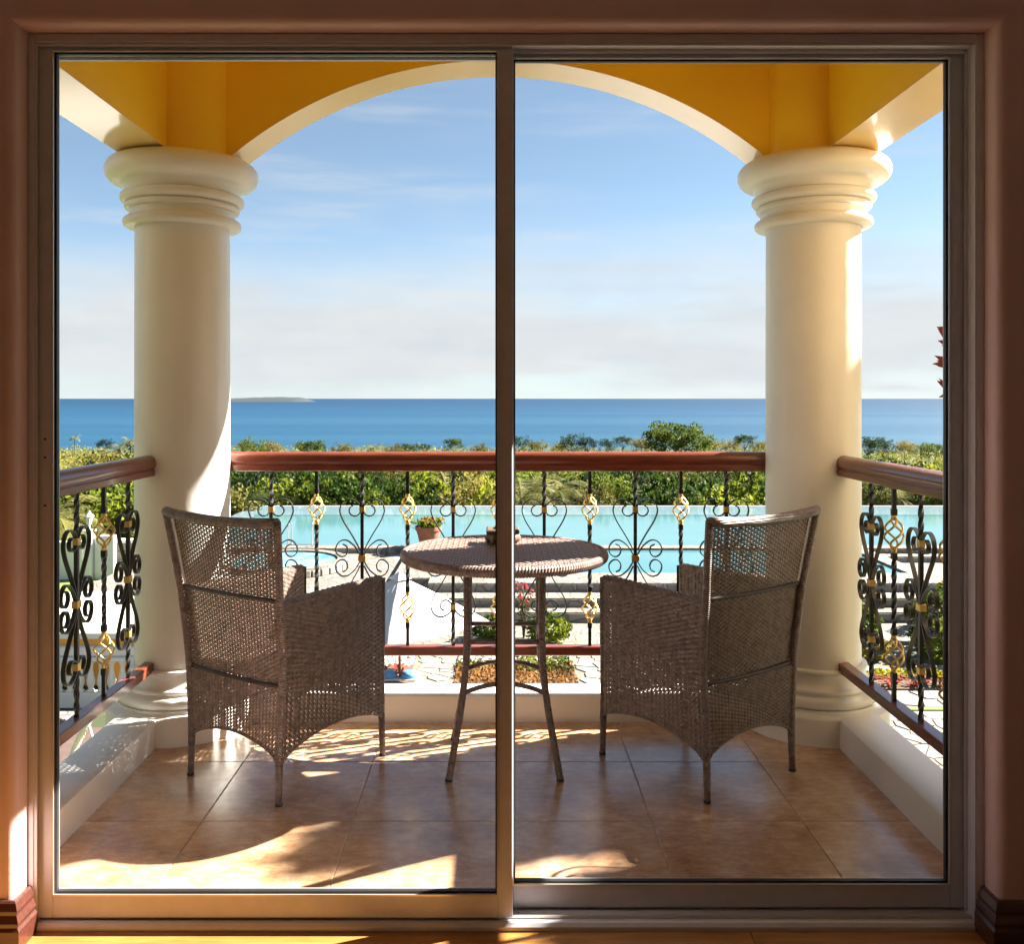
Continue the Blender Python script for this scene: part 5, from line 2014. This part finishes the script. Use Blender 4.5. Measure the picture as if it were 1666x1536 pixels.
# far forest: one mass nobody could count
r = np.random.default_rng(5)
cs, Ls = [], []
d = 78.0
while d < 690:
    wdt = 0.66 * d
    stepx = max(3.6, 0.030 * d)
    for x in np.arange(-wdt, wdt, stepx):
        xx = x + r.uniform(-0.5, 0.5) * stepx
        dd = d * r.uniform(0.97, 1.03)
        R = stepx * r.uniform(0.55, 0.9)
        zt_ = 1.27 - float(ztop(dd)) - r.uniform(-0.25, 0.45) * min(R, 5) + (r.uniform(0, 1) ** 6) * 2.5
        nl = 140
        q = r.normal(size=(nl, 3)); q /= np.linalg.norm(q, axis=1)[:, None]
        q[:, 2] = np.abs(q[:, 2]) * 1.0 - 0.25
        q *= r.uniform(0.6, 1.05, nl)[:, None]
        cs.append(np.array([xx, dd, zt_ - R * 0.75]) + q * np.array([R, R, R * 0.8]))
        Ls.append(np.full(nl, max(0.38, d / 1504 * 2.9)))
    d *= 1.055
cs = np.concatenate(cs); Ls = np.concatenate(Ls)
v, f = leaves(cs, 0.7, 1.0, 0.62, r=r)
c4 = np.repeat(cs, 4, axis=0)
v = c4 + (v - c4) * np.repeat(Ls, 4)[:, None]
me = np_mesh('forest', v, f)
me.materials.append(M['leaf_forest'])
stuff(put('forest', me))

# out-of-view tree past the right railing, its crown shaped to shade floor and chair
orn = thing('unseen_shade_tree', 'unseen leafy tree past the right railing, shaped to shade floor and chair', 'tree', (5.6, 5.2, GZ))
mb = MB()
mb.tube([(0, 0, -0.1), (0.05, 0, 3.0), (-0.05, 0.05, 5.8), (0.0, -0.1, 8.4)], [0.17, 0.14, 0.10, 0.04], 9)
for e in ((-0.6, -1.2, 7.0), (0.5, -0.8, 7.6), (0.5, 0.8, 8.2), (-0.5, 0.6, 7.6), (0.0, -1.6, 6.4)):
    mb.tube([(0, 0, 4.6), (e[0] * 0.5, e[1] * 0.5, 5.8), e], [0.08, 0.05, 0.02], 6)
mb.build('trunk', M['bark'], orn)


def blob(c, rad, n):
    q = rng.normal(size=(n, 3)); q /= np.linalg.norm(q, axis=1)[:, None]
    q *= rng.uniform(0.25, 1.0, n)[:, None] ** 0.5
    return np.array(c) + q * np.array(rad)


n = 9500
qx = rng.uniform(2.4, 3.9, n)
d0 = rng.uniform(2.2, 5.0, n)
top_ = np.interp(d0, [2.2, 3.28, 3.33, 3.42, 3.46, 3.58, 3.64, 3.74, 4.1, 4.24, 4.31, 5.0], [1.72, 1.74, 1.50, 1.50, 1.88, 1.90, 2.25, 2.30, 2.16, 2.12, 0.9, 0.7]) + 0.03 * np.sin(d0 * 23)
z0 = top_ - (top_ + 0.7) * rng.uniform(0, 1, n) ** 1.25
c = np.stack([2.5 + qx, d0 + 0.384 * qx, z0 + 0.75 * qx], 1)  # leaf mass sheared along the sun rays to set the sun patches
c = c[c[:, 0] > 0.50 * c[:, 1] + 0.08]
c -= np.array([5.6, 5.2, GZ])
v, f = leaves(c, 0.5, 0.20, 0.078)
me = np_mesh('crown', v, f); me.materials.append(M['leaf_mid']); stuff(put('crown', me, orn))
# a slender shrub whose red shoots show at the frame edge
orn = thing('slender_shrub', 'slender shrub with red-tipped leaves poking in beside the right door frame', 'shrub', (2.55, 4.0, GZ))
mb = MB(); mb.tube([(0.1, 0, -0.1), (0.05, 0.02, 3.2), (0, 0, 5.6), (-0.02, 0, 6.9)], [0.03, 0.025, 0.018, 0.008], 7)
mb.build('stem', M['bark'], orn)
mb = MB()
for (x, y, z) in ((1.968, 4.0, 1.42), (1.975, 4.0, 1.50), (1.972, 4.0, 1.30), (1.98, 4.02, 1.56)):
    p = np.array([x - 2.55, y - 4.0, z - GZ])
    for k in range(4):
        a = rng.uniform(-0.6, 0.7)
        L_ = rng.uniform(0.05, 0.09)
        tip = p + np.array([-L_ * math.cos(a), rng.uniform(-0.02, 0.02), L_ * math.sin(a) + 0.02])
        m_ = (p + tip) / 2
        mb.add([p, m_ + np.array([0, 0.012, -0.013]), tip, m_ + np.array([0, -0.004, 0.013])], [(0, 1, 2), (0, 2, 3)])
    mb.tube([p, p + np.array([0.25, 0.0, -0.10]), p + np.array([0.56, 0.0, -0.35])], [0.003, 0.005, 0.008], 5)
stuff(mb.build('red_shoots', M['leaf_red'], orn))
